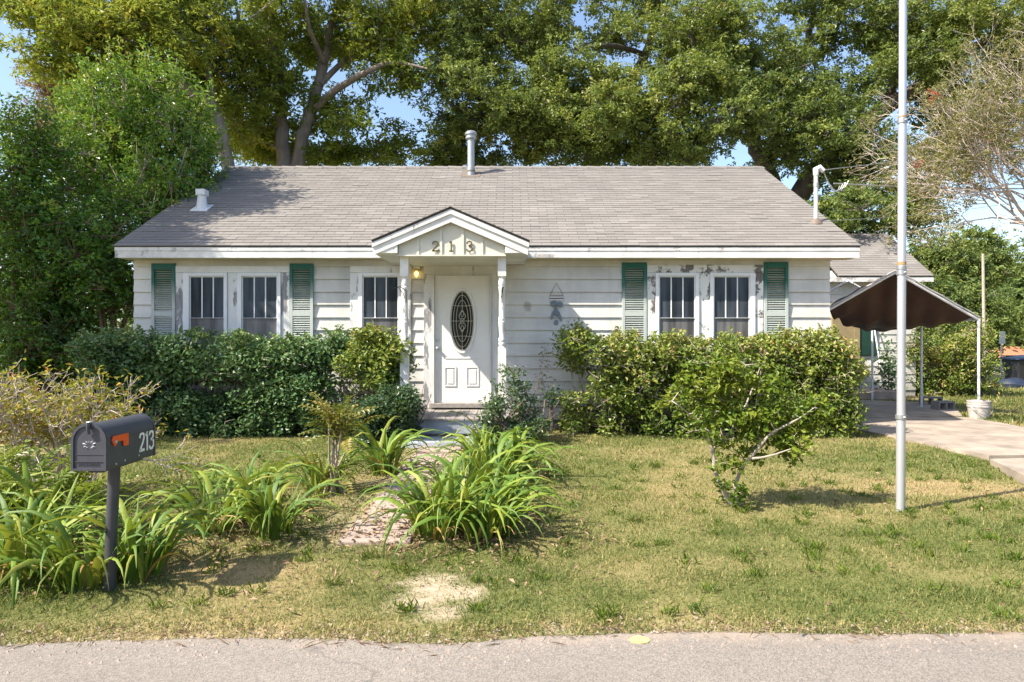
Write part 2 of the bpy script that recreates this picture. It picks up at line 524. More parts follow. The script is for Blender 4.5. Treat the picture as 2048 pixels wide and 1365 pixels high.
def clump_points(blobs, n_leaf, rc, flat=0.65, spray=(16, .24), vert=0.0):
    """blobs: (centre, radii, number of clumps, tint).  Clumps hold sprays, sprays hold leaves.
    Returns leaf points, tints, outward directions, clump centres, (clump centre, spray centre) pairs"""
    C = []; T = []; O = []
    for c, r, n, t in blobs:
        d = rnd_dirs(n) * (rng.random((n, 1)) ** 0.45)
        C.append(np.array(c) + d * np.array(r)); T.append(t + rng.normal(0, 0.10, n)); O.append(d)
    C = np.concatenate(C); T = np.concatenate(T); O = np.concatenate(O)
    R = rc * (0.55 + 0.9 * rng.random(len(C)))
    k = np.maximum(2, (n_leaf / spray[0] * (R / rc) ** 2 * (0.6 + 0.8 * rng.random(len(C)))).astype(int))
    ci = np.repeat(np.arange(len(C)), k)
    d = rnd_dirs(len(ci)) * (rng.random((len(ci), 1)) ** 0.35); d[:, 2] *= flat
    SC_ = C[ci] + d * R[ci][:, None]
    ST = T[ci] + rng.normal(0, .12, len(ci)); SO = unit(O[ci] + d * 1.5)
    m = np.maximum(3, (spray[0] * (.5 + rng.random(len(SC_)))).astype(int))
    si = np.repeat(np.arange(len(SC_)), m)
    e = rnd_dirs(len(si)) * (rng.random((len(si), 1)) ** .6)
    # a spray is a short leafy shoot pointing away from its clump
    ax = unit(SO + np.array((0, 0, vert)) + rnd_dirs(len(SC_)) * .5)
    t_ = rng.uniform(-1, 1, len(si))[:, None]
    P = SC_[si] + e * spray[1] * np.array((.62, .62, .42)) + ax[si] * t_ * spray[1] * (.6 + vert * .5)
    return P, ST[si] + rng.normal(0, .11, len(si)), unit(SO[si] + e * .5), C, (C[ci], SC_)

def twigs_to(mb, limbs, C, r0, n=4, every=1, sag=0.15):
    """join clump centres to the nearest point of the limbs with thin bent branches"""
    S = []
    for pts, rad in limbs:
        pts = np.array(pts, float)
        for i in range(len(pts) - 1):
            for t in np.linspace(0, 1, 7):
                S.append(pts[i] * (1 - t) + pts[i + 1] * t)
    S = np.array(S)
    order = np.argsort(np.min(np.linalg.norm(S[None, :, :] - C[:, None, :], axis=2), axis=1))
    for j in order[::every]:
        c = C[j]
        dd = S - c
        cost = np.linalg.norm(dd, axis=1) + np.maximum(0, dd[:, 2]) * 1.2
        k = int(np.argmin(cost))
        a = S[k]; dist = np.linalg.norm(c - a)
        m = (a + c) / 2 + np.array([rng.normal(0, 0.08), rng.normal(0, 0.08), sag * rng.random()]) * dist
        r = min(r0, 0.006 + 0.012 * dist)
        mb.tube([a, m, c], [r, r * 0.7, r * 0.3], n, caps=False)
        S = np.concatenate([S, [m, (m + c) / 2, c]])

# ------------------------------------------------------------------ ground, road, path, driveway
EDGE_U = np.array([0, 250, 500, 700, 900, 1000, 1100, 1250, 1500, 1750, 2048.0])
EDGE_V = np.array([1284, 1280, 1274, 1278, 1286, 1278, 1268, 1262, 1261, 1265, 1263.0])
_ey = F * CH / (EDGE_V - VH); _ex = (EDGE_U - 1024) / F * _ey
def edge_y(x):
    return np.interp(x, _ex, _ey) + 0.05 * (fbm(x, 0 * np.asarray(x), 0.22, 3) - 0.5) + 0.05 * (fbm(x, 0 * np.asarray(x) + 3, 1.1, 2) - 0.5)

def sand_mask(x, y):
    d = ((x + 0.42) / 0.29) ** 2 + ((y - 3.98) / 0.36) ** 2
    d2 = ((x - 0.20) / 0.13) ** 2 + ((y - 3.56) / 0.10) ** 2
    n = (fbm(x, y, 0.16, 5) - 0.5) * 3.0
    return np.maximum(.9 - .9 * sstep(0.1, 1.5, d + 1.3 * n), 0.9 * (1 - sstep(0.4, 1.2, d2 + n)))

def dry_mask(x, y):
    """0 green .. 1 straw coloured"""
    m = fbm(x, y, 1.2, 5) * 1.9 - 0.68 + 0.45 * (fbm(x + 9, y, 0.28, 3) - 0.5)
    def spot(cx, cy, rx, ry, a):
        return a * np.exp(-(((x - cx) / rx) ** 2 + ((y - cy) / ry) ** 2))
    m = m + spot(4.4, 6.9, 1.3, 0.35, 0.9) + spot(-1.9, 4.45, 0.55, 0.18, 0.6) + spot(1.2, 6.5, 0.8, 0.5, 0.35)
    m = m + spot(2.4, 5.7, 0.9, 0.25, 0.3) + spot(-1.8, 3.45, 2.2, 0.12, 0.45) + spot(0.0, 3.6, 1.0, 0.16, 0.4) + spot(2.5, 3.6, 2.5, 0.07, 0.35)
    m = m - spot(5.3, 8.3, 1.6, 0.45, 0.6) - spot(2.0, 4.0, 1.3, 0.35, 0.4) - spot(3.5, 5.3, 1.4, 0.35, 0.25) - spot(-2.6, 8.9, 2.2, 0.7, 0.5)
    return np.clip(m, 0, 1)

def soil_near_path(x, y):
    return np.clip(np.exp(-((x + 1.1) / 0.5) ** 2) * sstep(4.7, 5.1, y) * (1 - sstep(8.8, 9.3, y)), 0, 1)

xs = np.concatenate([[-500, -200, -90, -45, -25, -16], np.arange(-11, 14, 0.11), [16, 20, 26, 36, 60, 110, 220, 500]])
ys = np.concatenate([[-60, -25, -10, -4, 0, 2], np.arange(2.8, 12, 0.10), np.arange(12, 24, 0.5), [26, 30, 36, 45, 60, 90, 150, 300, 700]])
GX, GY = np.meshgrid(xs, ys)
near = sstep(3.2, 3.6, GY)
GZ = gz(GX, GY) + near * (0.03 * (fbm(GX, GY, 0.9) - 0.5) + 0.02 * (fbm(GX, GY, 0.2) - 0.5)) * (1 - sstep(11, 13, GY)) - 0.035 * (1 - sstep(-0.02, 0.22, GY - edge_y(GX)))
ny, nx = GX.shape
idx = np.arange(nx * ny).reshape(ny, nx)
quads = np.stack([idx[:-1, :-1], idx[:-1, 1:], idx[1:, 1:], idx[1:, :-1]], -1).reshape(-1, 4)

def ground_mat():
    m, nt, n, l, bs = _nodes('lawn_ground')
    a = n.new('ShaderNodeAttribute'); a.attribute_name = 'dry'
    b = n.new('ShaderNodeAttribute'); b.attribute_name = 'sand'
    fine = _noise(nt, 45, (1, 1, 1), 4, 0.7)
    green = _ramp(nt, fine, [(0.3, (0.10, 0.11, 0.03)), (0.55, (0.18, 0.18, 0.06)), (0.75, (0.28, 0.245, 0.10))])
    straw = _ramp(nt, fine, [(0.3, (0.24, 0.175, 0.085)), (0.6, (0.38, 0.28, 0.145)), (0.8, (0.46, 0.355, 0.20))])
    sand = _ramp(nt, _noise(nt, 22, (1, 1, 1), 6, 0.7), [(0.35, (0.34, 0.26, 0.18)), (0.6, (0.50, 0.405, 0.295))])
    c = _mix(nt, a.outputs['Fac'], green, straw)
    c = _mix(nt, b.outputs['Fac'], c, sand)
    l.new(c, bs.inputs['Base Color'])
    bs.inputs['Roughness'].default_value = 0.95
    bs.inputs['Specular IOR Level'].default_value = 0.15
    _bump(nt, bs, fine, 0.7, 0.02)
    return m
M['ground'] = ground_mat()
ground = np_mesh('ground', np.stack([GX.ravel(), GY.ravel(), GZ.ravel()], 1), quads, 'ground', smooth=True)
for nm, val in (('dry', dry_mask(GX, GY)), ('sand', np.maximum(np.maximum(sand_mask(GX, GY), 0.7 * (1 - sstep(0.0, 0.16, GY - edge_y(GX)))), 0.5 * soil_near_path(GX, GY)))):
    at_ = ground.data.attributes.new(nm, 'FLOAT', 'POINT')
    at_.data.foreach_set('value', val.ravel().astype(np.float32))
tag(ground, kind='structure')

def road_mat():
    m, nt, n, l, bs = _nodes('old_asphalt')
    big = _noise(nt, 0.8, (0.4, 1.4, 1), 5, 0.6)
    c = _ramp(nt, big, [(0.3, (0.190, 0.166, 0.142)), (0.7, (0.245, 0.216, 0.186))])
    sp = n.new('ShaderNodeTexVoronoi'); sp.inputs['Scale'].default_value = 150
    l.new(_pos(nt), sp.inputs['Vector'])
    agg = _ramp(nt, sp.outputs['Color'], [(0.1, (0.55, 0.55, 0.56)), (0.5, (1, 1, 1)), (0.92, (1.45, 1.43, 1.4))])
    c = _mix(nt, 0.75, c, agg, 'MULTIPLY')
    stain = _noise(nt, 2.6, (0.5, 1, 1), 6, 0.7)
    c = _mix(nt, _ramp(nt, stain, [(0.56, (0, 0, 0)), (0.75, (0.45, 0.45, 0.45))]), c, (0.15, 0.132, 0.115))
    l.new(c, bs.inputs['Base Color'])
    bs.inputs['Roughness'].default_value = 0.9
    wv = n.new('ShaderNodeTexVoronoi'); wv.feature = 'DISTANCE_TO_EDGE'; wv.inputs['Scale'].default_value = 0.33
    wm = n.new('ShaderNodeVectorMath'); wm.operation = 'ADD'
    nz = n.new('ShaderNodeTexNoise'); nz.inputs['Scale'].default_value = 3.0; nz.inputs['Detail'].default_value = 6
    l.new(_pos(nt), nz.inputs['Vector']); l.new(_pos(nt), wm.inputs[0])
    sc_ = n.new('ShaderNodeVectorMath'); sc_.operation = 'SCALE'; sc_.inputs['Scale'].default_value = 0.55
    l.new(nz.outputs['Color'], sc_.inputs[0]); l.new(sc_.outputs[0], wm.inputs[1]); l.new(wm.outputs[0], wv.inputs['Vector'])
    crack = _ramp(nt, wv.outputs['Distance'], [(0.0, (0.5, 0.5, 0.5)), (0.0035, (0, 0, 0))])
    c = _mix(nt, crack, c, (0.10, 0.085, 0.075))
    # sandy grit washed over the edge by the grass
    g = n.new('ShaderNodeNewGeometry'); sy = n.new('ShaderNodeSeparateXYZ'); l.new(g.outputs['Position'], sy.inputs[0])
    gm = n.new('ShaderNodeMapRange'); gm.inputs[1].default_value = 3.08; gm.inputs[2].default_value = 3.50; l.new(sy.outputs['Y'], gm.inputs[0])
    gg = n.new('ShaderNodeMath'); gg.operation = 'MULTIPLY'; l.new(gm.outputs[0], gg.inputs[0]); l.new(_noise(nt, 5.0, (.6, 1, 1), 7, .7), gg.inputs[1])
    c = _mix(nt, _ramp(nt, gg.outputs[0], [(0.26, (0, 0, 0)), (0.6, (0.75, 0.75, 0.75))]), c, (0.36, 0.285, 0.215))
    l.new(c, bs.inputs['Base Color'])
    _bump(nt, bs, sp.outputs['Distance'], 0.45, 0.005)
    return m
M['road'] = road_mat()
rx = np.concatenate([[-200, -60, -20], np.arange(-6, 6.01, 0.04), [20, 60, 200]])
rv = []; rq = []
for i, x in enumerate(rx):
    e = float(edge_y(np.array([x]))[0])
    for j, y in enumerate([-5.5, 0.5, 2.6, e - 0.05, e]):
        rv.append((x, y, 0.004 - (0.012 if j == 4 else 0)))
    if i:
        for j in range(4):
            a = (i - 1) * 5 + j
            rq.append((a, a + 5, a + 6, a + 1))
road = np_mesh('road', rv, rq, 'road')
tag(road, kind='structure')

mb = MB(); c0 = (X_at(1279, 3.38), 3.38)
n_ = 22; ring = [(c0[0] + 0.050 * math.cos(2 * math.pi * k / n_) * (1 + 0.05 * math.sin(3 * k)), c0[1] + 0.042 * math.sin(2 * math.pi * k / n_) * (1 + 0.05 * math.cos(2.3 * k)), 0.0085) for k in range(n_)]
mb.add(ring + [(a, b, 0.0045) for a, b, c in ring], [tuple(range(n_))] + [(k, k + n_, (k + 1) % n_ + n_, (k + 1) % n_) for k in range(n_)])
tag(mb.build('survey_mark', 'paint_dot'), 'small pale yellow paint spot on the road near the grass edge', 'paint mark')

# garden path of old concrete pieces
path = thing('garden_path', None, None, (-1.1, 6.8, 0.0)) if False else bpy.data.objects.new('path', None)
COL.objects.link(path); path.location = (-1.1, 6.8, 0); ORIG[path] = np.array((-1.1, 6.8, 0.0)); path['kind'] = 'structure'
yy = 4.97
k = 0
while yy < 9.0:
    ln = 0.62 + 0.2 * random.random()
    xl = -1.30 + 0.012 * yy + random.uniform(-0.04, 0.04); xr = xl + 0.58 + random.uniform(-0.05, 0.05)
    z = float(gz(0, yy)) + 0.028 + random.uniform(-0.005, 0.005)
    p = MB(); j = lambda: random.uniform(-0.03, 0.03)
    lo = [(xl + j(), yy + j(), z - 0.08), (xr + j(), yy + j(), z - 0.08), (xr + j(), yy + ln + j(), z - 0.08), (xl + j(), yy + ln + j(), z - 0.08)]
    p.hexa(lo + [(a, b, c + 0.08 + random.uniform(-0.008, 0.008)) for a, b, c in lo])
    p.build('slab', 'path_conc', path, bevel=0.012)
    yy += ln + 0.02; k += 1

# driveway: two slabs of pinkish concrete
def gpt(u, v, zz=0.09):
    Y = F * (CH - zz) / (v - VH)
    return (X_at(u, Y), Y)
drv = bpy.data.objects.new('driveway', None); COL.objects.link(drv); drv.location = (6.5, 11, 0.09); ORIG[drv] = np.array((6.5, 11, 0.09)); drv['kind'] = 'structure'
def slab_poly(pts, top, name='slab'):
    m_ = MB(); n = len(pts)
    m_.add([(x, y, top) for x, y in pts] + [(x, y, top - 0.1) for x, y in pts], [tuple(range(n))] + [(k, k + n, (k + 1) % n + n, (k + 1) % n) for k in range(n)])
    return m_.build(name, 'concrete', drv)
slab_poly([gpt(1745, 868), gpt(1830, 886), gpt(1978, 916), (7.2, 8.25), (12.5, 8.0), (14, 9.6), gpt(2110, 870), gpt(1985, 846), gpt(1930, 838), gpt(1800, 838), gpt(1690, 842), gpt(1690, 858)], 0.118)
slab_poly([(5.2, 11.60), gpt(1690, 840.8), gpt(1800, 836.8), gpt(1925, 836.6), gpt(1915, 824), gpt(1850, 808), (8.3, 15.6), (5.2, 17.0)], 0.125)
slab_poly([gpt(1980, 922), gpt(2048, 955), (8.2, 6.6), (12.5, 6.4), (12.5, 7.9), (7.2, 8.17)], 0.112)

# ------------------------------------------------------------------ the house
WY = 10.95
HX0, HX1 = -6.03, 5.07
RY0, RZ0, RY1 = 10.62, 2.956, 14.86
PITCH = 0.54
RZ1 = RZ0 + PITCH * (RY1 - RY0)
RX0, RX1 = -6.17, 5.40
RY2 = 2 * RY1 - RY0
house = thing('house', 'small white clapboard cottage with grey shingle roof, green shutters and gabled porch numbered 213', 'house', (-0.4, WY, 0.09))

# walls
mb = MB()
mb.prism_x([(WY, 0.2), (2 * RY1 - WY, 0.2), (2 * RY1 - WY, 2.80), (RY1, RZ1 - 0.10), (WY, 2.80)], HX0 + 0.02, HX1 - 0.02)
wall = mb.build('wall', 'siding', house)
mb = MB(); mb.box(HX0 + 0.12, HX1 - 0.12, WY + 0.10, WY + 0.14, 0.02, 0.2)
for x in np.linspace(HX0 + 0.3, HX1 - 0.3, 6):
    mb.box(x - 0.2, x + 0.2, WY + 0.02, WY + 0.30, 0.02, 0.2)
mb.build('foundation', 'block', house)

def px(u): return X_at(u, 10.9)
def pz(v): return Z_at(v, 10.9)
OPEN = [(px(352), px(577), pz(724), pz(534)), (px(702), px(820), pz(724), pz(534)), (px(1296), px(1526), pz(724), pz(532)), (px(849), px(993), 0.0, pz(535))]
z = 0.228; H = 0.2035
courses = [(z + i * H, z + (i + 1) * H) for i in range(12)]
courses.append((courses[-1][1], 2.764))
def clap(x0, x1, z0, z1, full_h=H):
    b0 = 0.034; b1 = 0.034 - 0.026 * (z1 - z0) / full_h
    m_ = MB(); e = 0.004
    j = random.uniform(-0.002, 0.002)
    m_.hexa([(x0, WY - b0 + j, z0), (x1, WY - b0 + j, z0), (x1, WY + 0.002, z0), (x0, WY + 0.002, z0), (x0, WY - b1, z1 + 0.003), (x1, WY - b1, z1 + 0.003), (x1, WY + 0.002, z1 + 0.003), (x0, WY + 0.002, z1 + 0.003)])
    m_.build('clapboard', 'siding', house)
for ci, (z0, z1) in enumerate(courses):
    full = []
    cuts = [(a, b) for a, b, lo, hi in OPEN if hi > z0 + 0.02 and lo < z1 - 0.02]
    x = HX0
    for a, b in sorted(cuts):
        full.append((x, a)); x = b
    full.append((x, HX1))
    for a, b, lo, hi in OPEN:
        if z0 + 0.02 < lo < z1 - 0.02:
            clap(a, b, z0, lo)
        if z0 + 0.02 < hi < z1 - 0.02:
            clap(a, b, hi, z1)
    for a, b in full:
        L = b - a
        if L < 0.02: continue
        n = max(1, int(math.ceil(L / 3.4)))
        off = (0.35, -0.4, 0.1)[ci % 3]
        br = [a] + [a + L * k / n + off for k in range(1, n)] + [b]
        for k in range(n):
            clap(br[k] + (0.0015 if k else 0), br[k + 1] - (0.0015 if k < n - 1 else 0), z0, z1)

# soffit, fascia, rakes
MB().box(HX0 - 0.10, HX1 + 0.28, RY0 + 0.03, WY + 0.01, 2.772, 2.785).build('soffit', 'soffit', house)
fb = [RX0 + 0.01, -3.1, -1.91]
for a, b in zip(fb[:-1], fb[1:]):
    MB().box(a + 0.002, b - 0.002, RY0 + 0.012, RY0 + 0.03, 2.772, 2.90).build('fascia_board', 'fascia', house)
for a, b in ((0.23, 2.9), (2.9, RX1 - 0.01)):
    MB().box(a + 0.002, b - 0.002, RY0 + 0.012, RY0 + 0.03, 2.772, 2.90).build('fascia_board', 'fascia', house)
for a, b in ((RX0 + 0.01, -1.91), (0.23, RX1 - 0.01)):
    MB().box(a, b, RY0 + 0.002, RY0 + 0.030, 2.8805, 2.938).build('drip_board', 'fascia', house)
for x0 in (RX0, RX1 - 0.025):
    MB().hexa([(x0, RY0 + 0.032, 2.775), (x0 + 0.025, RY0 + 0.032, 2.775), (x0 + 0.025, RY1, RZ1 - 0.17), (x0, RY1, RZ1 - 0.17),
               (x0, RY0 + 0.032, 2.935), (x0 + 0.025, RY0 + 0.032, 2.935), (x0 + 0.025, RY1, RZ1 - 0.03), (x0, RY1, RZ1 - 0.03)]).build('rake_board', 'fascia', house)

# roof deck + shingles
mb = MB()
t = 0.022
mb.hexa([(RX0, RY0, RZ0 - t), (RX1, RY0, RZ0 - t), (RX1, RY1, RZ1 - t), (RX0, RY1, RZ1 - t), (RX0, RY0, RZ0), (RX1, RY0, RZ0), (RX1, RY1, RZ1), (RX0, RY1, RZ1)])
mb.hexa([(RX0, RY1, RZ1 - t), (RX1, RY1, RZ1 - t), (RX1, RY2, RZ0 - t), (RX0, RY2, RZ0 - t), (RX0, RY1, RZ1), (RX1, RY1, RZ1), (RX1, RY2, RZ0), (RX0, RY2, RZ0)])
roof = mb.build('roof', 'roof_deck', house)
SLEN = math.hypot(RY1 - RY0, RZ1 - RZ0); ANG = math.atan(PITCH)
EXP = 0.1285; TW = 0.302
ncourse = int(SLEN / EXP) + 1
def tile_mesh(w):
    m_ = MB(); g = 0.005
    m_.hexa([(0, -0.012, 0.0015), (w - g, -0.012, 0.0015), (w - g, EXP + 0.015, 0.0005), (0, EXP + 0.015, 0.0005),
             (0, -0.012, 0.0125), (w - g, -0.012, 0.0125), (w - g, EXP + 0.015, 0.0035), (0, EXP + 0.015, 0.0035)])
    me = bpy.data.meshes.new('shingle'); me.from_pydata(m_.v, [], m_.f); me.materials.append(M['shingle'])
    return me, m_
TILE, TMB = tile_mesh(TW)
hx = np.array(TMB.v); cosA, sinA = math.cos(ANG), math.sin(ANG)
fv = []; ff = []; ft = []
made = 0
ro = ORIG[roof]
for c in range(ncourse):
    s = c * EXP
    off = (c % 2) * TW * 0.5 + random.uniform(-0.004, 0.004)
    x = RX0 - 0.012 - off
    while x < RX1 - 0.01:
        xa = max(x, RX0 - 0.012); xb = min(x + TW, RX1 + 0.012)
        w = xb - xa
        if w > 0.03:
            Yp = RY0 + s * cosA; Zp = RZ0 + s * sinA
            # the run of roof straight over the porch valley is hidden by the porch roof
            under = (-1.75 < xa + w / 2 < 0.06) and (Zp < 3.22 - abs(xa + w / 2 + 0.843) * 0.425)
            if not under:
                lift = abs(random.gauss(0, 0.0012)) + (0.004 if random.random() < 0.05 else 0)
                if c < 7 and w > TW - 1e-4 and made < 296:
                    link('shingle', TILE, roof, tuple(np.array((xa, Yp, Zp + lift)) - ro), (ANG + random.gauss(0, 0.006), 0, random.gauss(0, 0.003)))
                    made += 1
                else:
                    v = hx.copy(); v[:, 0] *= w / TW; v[:, 2] += lift
                    if c == ncourse - 1: v[:, 1] = np.minimum(v[:, 1], SLEN - s)
                    q = np.stack([v[:, 0] + xa, Yp + v[:, 1] * cosA - v[:, 2] * sinA, Zp + v[:, 1] * sinA + v[:, 2] * cosA], 1)
                    k = len(fv); fv.extend(q.tolist()); ff.extend([[i + k for i in f] for f in TMB.f]); ft.extend([random.random()] * 6)
        x += TW
o = np_mesh('shingle_field', fv, ff, 'shingle_far', roof, ft); tag(o, kind='stuff')
# ridge caps
x = RX0 - 0.01
while x < RX1:
    m_ = MB(); w = min(0.30, RX1 + 0.01 - x); d = 0.006 + 0.004 * random.random()
    sag = -0.03 * math.sin(math.pi * (x - RX0) / (RX1 - RX0)) * 0
    for sgn in (-1, 1):
        m_.hexa([(x, RY1, RZ1 + 0.012), (x + w + 0.03, RY1, RZ1 + 0.008), (x + w + 0.03, RY1 + sgn * 0.13, RZ1 - 0.058), (x, RY1 + sgn * 0.13, RZ1 - 0.054),
                 (x, RY1, RZ1 + 0.026 + d), (x + w + 0.03, RY1, RZ1 + 0.02), (x + w + 0.03, RY1 + sgn * 0.13, RZ1 - 0.046), (x, RY1 + sgn * 0.13, RZ1 - 0.042 + d)])
    m_.build('ridge_cap', 'shingle', roof)
    x += 0.30

def roof_z(y): return RZ0 + PITCH * (y - RY0)
# flue pipe near the ridge
fy = 14.30; fx = X_at(942, fy); fz = roof_z(fy)
pipe = MB().lathe((fx, fy, fz - 0.05), [(0.085, 0), (0.085, 0.20), (0.075, 0.21), (0.075, 0.82)], 16).build('vent_pipe', 'steel', house, True)
MB().lathe((fx, fy, fz + 0.74), [(0.085, 0), (0.115, 0.015), (0.115, 0.05), (0.10, 0.055), (0.10, 0.09), (0.125, 0.095), (0.125, 0.13), (0.085, 0.17), (0.02, 0.185)], 18).build('vent_cap', 'steel', pipe, True)
MB().lathe((fx, fy, fz + 0.06), [(0.09, 0), (0.09, 0.03)], 16).build('clamp_band', 'rust', pipe)
m_ = MB(); a = 0.19
m_.hexa([(fx - a, fy - a, roof_z(fy - a) + 0.010), (fx + a, fy - a, roof_z(fy - a) + 0.010), (fx + a, fy + a, roof_z(fy + a) + 0.010), (fx - a, fy + a, roof_z(fy + a) + 0.010),
         (fx - a, fy - a, roof_z(fy - a) + 0.022), (fx + a, fy - a, roof_z(fy - a) + 0.022), (fx + a, fy + a, roof_z(fy + a) + 0.022), (fx - a, fy + a, roof_z(fy + a) + 0.022)])
m_.build('flashing', 'rust', pipe)
# short white attic vent at the far end of the roof
vy = 12.27; vx = X_at(404, vy); vz = roof_z(vy)
vent = MB().lathe((vx, vy, vz - 0.1), [(0.10, 0), (0.095, 0.14), (0.08, 0.26), (0.075, 0.34)], 16).build('attic_vent', 'vinyl', house, True)
m_ = MB(); m_.box(vx - 0.08, vx + 0.085, vy - 0.09, vy + 0.09, vz + 0.23, vz + 0.34); m_.build('vent_hood', 'vinyl', vent, bevel=0.01)
m_ = MB(); a = 0.15
m_.hexa([(vx - a, vy - a, roof_z(vy - a) + 0.010), (vx + a, vy - a, roof_z(vy - a) + 0.010), (vx + a, vy + a, roof_z(vy + a) + 0.010), (vx - a, vy + a, roof_z(vy + a) + 0.010),
         (vx - a, vy - a, roof_z(vy - a) + 0.024), (vx + a, vy - a, roof_z(vy - a) + 0.024), (vx + a, vy + a, roof_z(vy + a) + 0.024), (vx - a, vy + a, roof_z(vy + a) + 0.024)])
m_.build('flashing', 'vinyl', vent)
# electric service mast
my = 11.6; mx = X_at(1632, my); mz = roof_z(my)
mast = MB().lathe((mx, my, mz - 0.2), [(0.034, 0), (0.034, 1.02)], 12).build('service_mast', 'white_pipe', house, True)
MB().lathe((mx, my, mz - 0.01), [(0.12, -0.03), (0.09, 0.03), (0.04, 0.08)], 12).build('flashing', 'rust', mast, True)
m_ = MB(); m_.tube([(mx, my, mz + 0.80), (mx, my, mz + 0.90), (mx + 0.06, my, mz + 0.93), (mx + 0.13, my, mz + 0.87)], [0.045, 0.052, 0.05, 0.04], 10); m_.build('weatherhead', 'white_pipe', mast, True)
for k in range(4):
    p0 = np.array((mx + 0.13, my, mz + 0.86)); p3 = np.array((mx + 0.40 + 0.05 * k, my, mz + 0.62 + 0.03 * k))
    mid1 = p0 + (0.10 + 0.05 * k, 0.02 * k, -0.28 - 0.09 * k); mid2 = p3 + (-0.06, 0, -0.22 + 0.03 * k)
    pts = [(1 - t) ** 3 * p0 + 3 * t * (1 - t) ** 2 * mid1 + 3 * t * t * (1 - t) * mid2 + t ** 3 * p3 for t in np.linspace(0, 1, 10)]
    MB().tube(pts, 0.006, 6).build('drip_loop', 'steel', mast, True)
MB().lathe((mx, my, mz + 0.60), [(0.045, 0), (0.045, 0.07)], 10).build('clamp_band', 'steel', mast)

# windows
def window(u0, u1, p0, p1, mun, vt=546.0, vb=712.0, screen_low=False):
    x0, x1 = px(u0), px(u1); g0, g1 = px(p0), px(p1)
    zt, zb = pz(vt), pz(vb); yf = WY - 0.075
    gt, gm0, gm1, gb = pz(555), pz(628), pz(637), pz(704)
    m_ = MB()
    m_.box(x0, g0 - 0.018, yf, WY, zb, zt); m_.box(g1 + 0.018, x1, yf, WY, zb, zt)
    m_.box(g0 - 0.018, g1 + 0.018, yf, WY, gt + 0.018, zt); m_.box(g0 - 0.018, g1 + 0.018, yf, WY, zb, gb - 0.018)
    w_ = m_.build('window', 'vinyl', house, bevel=0.004)
    ys_ = yf + 0.022
    m_ = MB(); b = 0.018; e = 0.0006
    m_.box(g0 - b + e, g0, ys_, WY - 0.02, gm1, gt + b - e); m_.box(g1, g1 + b - e, ys_, WY - 0.02, gm1, gt + b - e)
    m_.box(g0, g1, ys_, WY - 0.02, gt, gt + b - e)
    m_.box(g0 - b + e, g1 + b - e, ys_ - 0.012, WY - 0.02, gm0 - 0.02 - 0.045, gm1)
    m_.build('sash', 'vinyl', w_, bevel=0.003)
    m_ = MB(); lo = gm0 - 0.065
    m_.box(g0 - b + e, g0, ys_ + 0.004, WY - 0.02, gb - b + e, lo); m_.box(g1, g1 + b - e, ys_ + 0.004, WY - 0.02, gb - b + e, lo); m_.box(g0, g1, ys_ + 0.004, WY - 0.02, gb - b + e, gb)
    m_.build('sash', 'vinyl', w_, bevel=0.003)
    MB().box(g0, g1, WY - 0.042, WY - 0.034, gm1, gt).build('pane', 'glass', w_)
    MB().box(g0, g1, WY - 0.040, WY - 0.034, gb, lo).build('pane', 'screen', w_)
    for u in mun:
        MB().box(px(u) - 0.009, px(u) + 0.009, WY - 0.0505, WY - 0.0422, gm1, gt).build('muntin', 'vinyl', w_)
    MB().box(x0 - 0.03, x1 + 0.03, WY - 0.105, WY, zb - 0.06, zb - 0.001).build('sill', 'peel', w_, bevel=0.005)
    return w_
window(367, 455, 381.5, 447, (404, 426.5))
window(475, 562, 486, 553, (508.5, 531))
window(717, 804, 727.5, 795, (750, 772.5))
window(1311, 1398, 1320, 1388.5, (1342.5, 1366))
window(1420, 1510, 1429, 1497.5, (1451.5, 1475))

def casing(u0, u1, v0, v1, mat, yp=0.052):
    MB().box(px(u0), px(u1), WY - yp, WY + 0.001, pz(v1), pz(v0)).build('casing_board', mat, house, bevel=0.004)
VB = 722
casing(351, 579, 532.5, 545.6, 'trim', 0.055)
for a, b in ((351, 366.8), (455.2, 474.8), (562.2, 579)): casing(a, b, 546, VB, 'peel')
casing(700, 822, 532.5, 545.6, 'trim', 0.055)
for a, b in ((700, 716.8), (804.2, 822)): casing(a, b, 546, VB, 'peel')
casing(1294.5, 1527, 530, 545.6, 'peel2', 0.055)
for a, b in ((1294.5, 1310.8), (1398.2, 1419.8), (1510.2, 1527)): casing(a, b, 546, VB, 'peel2')

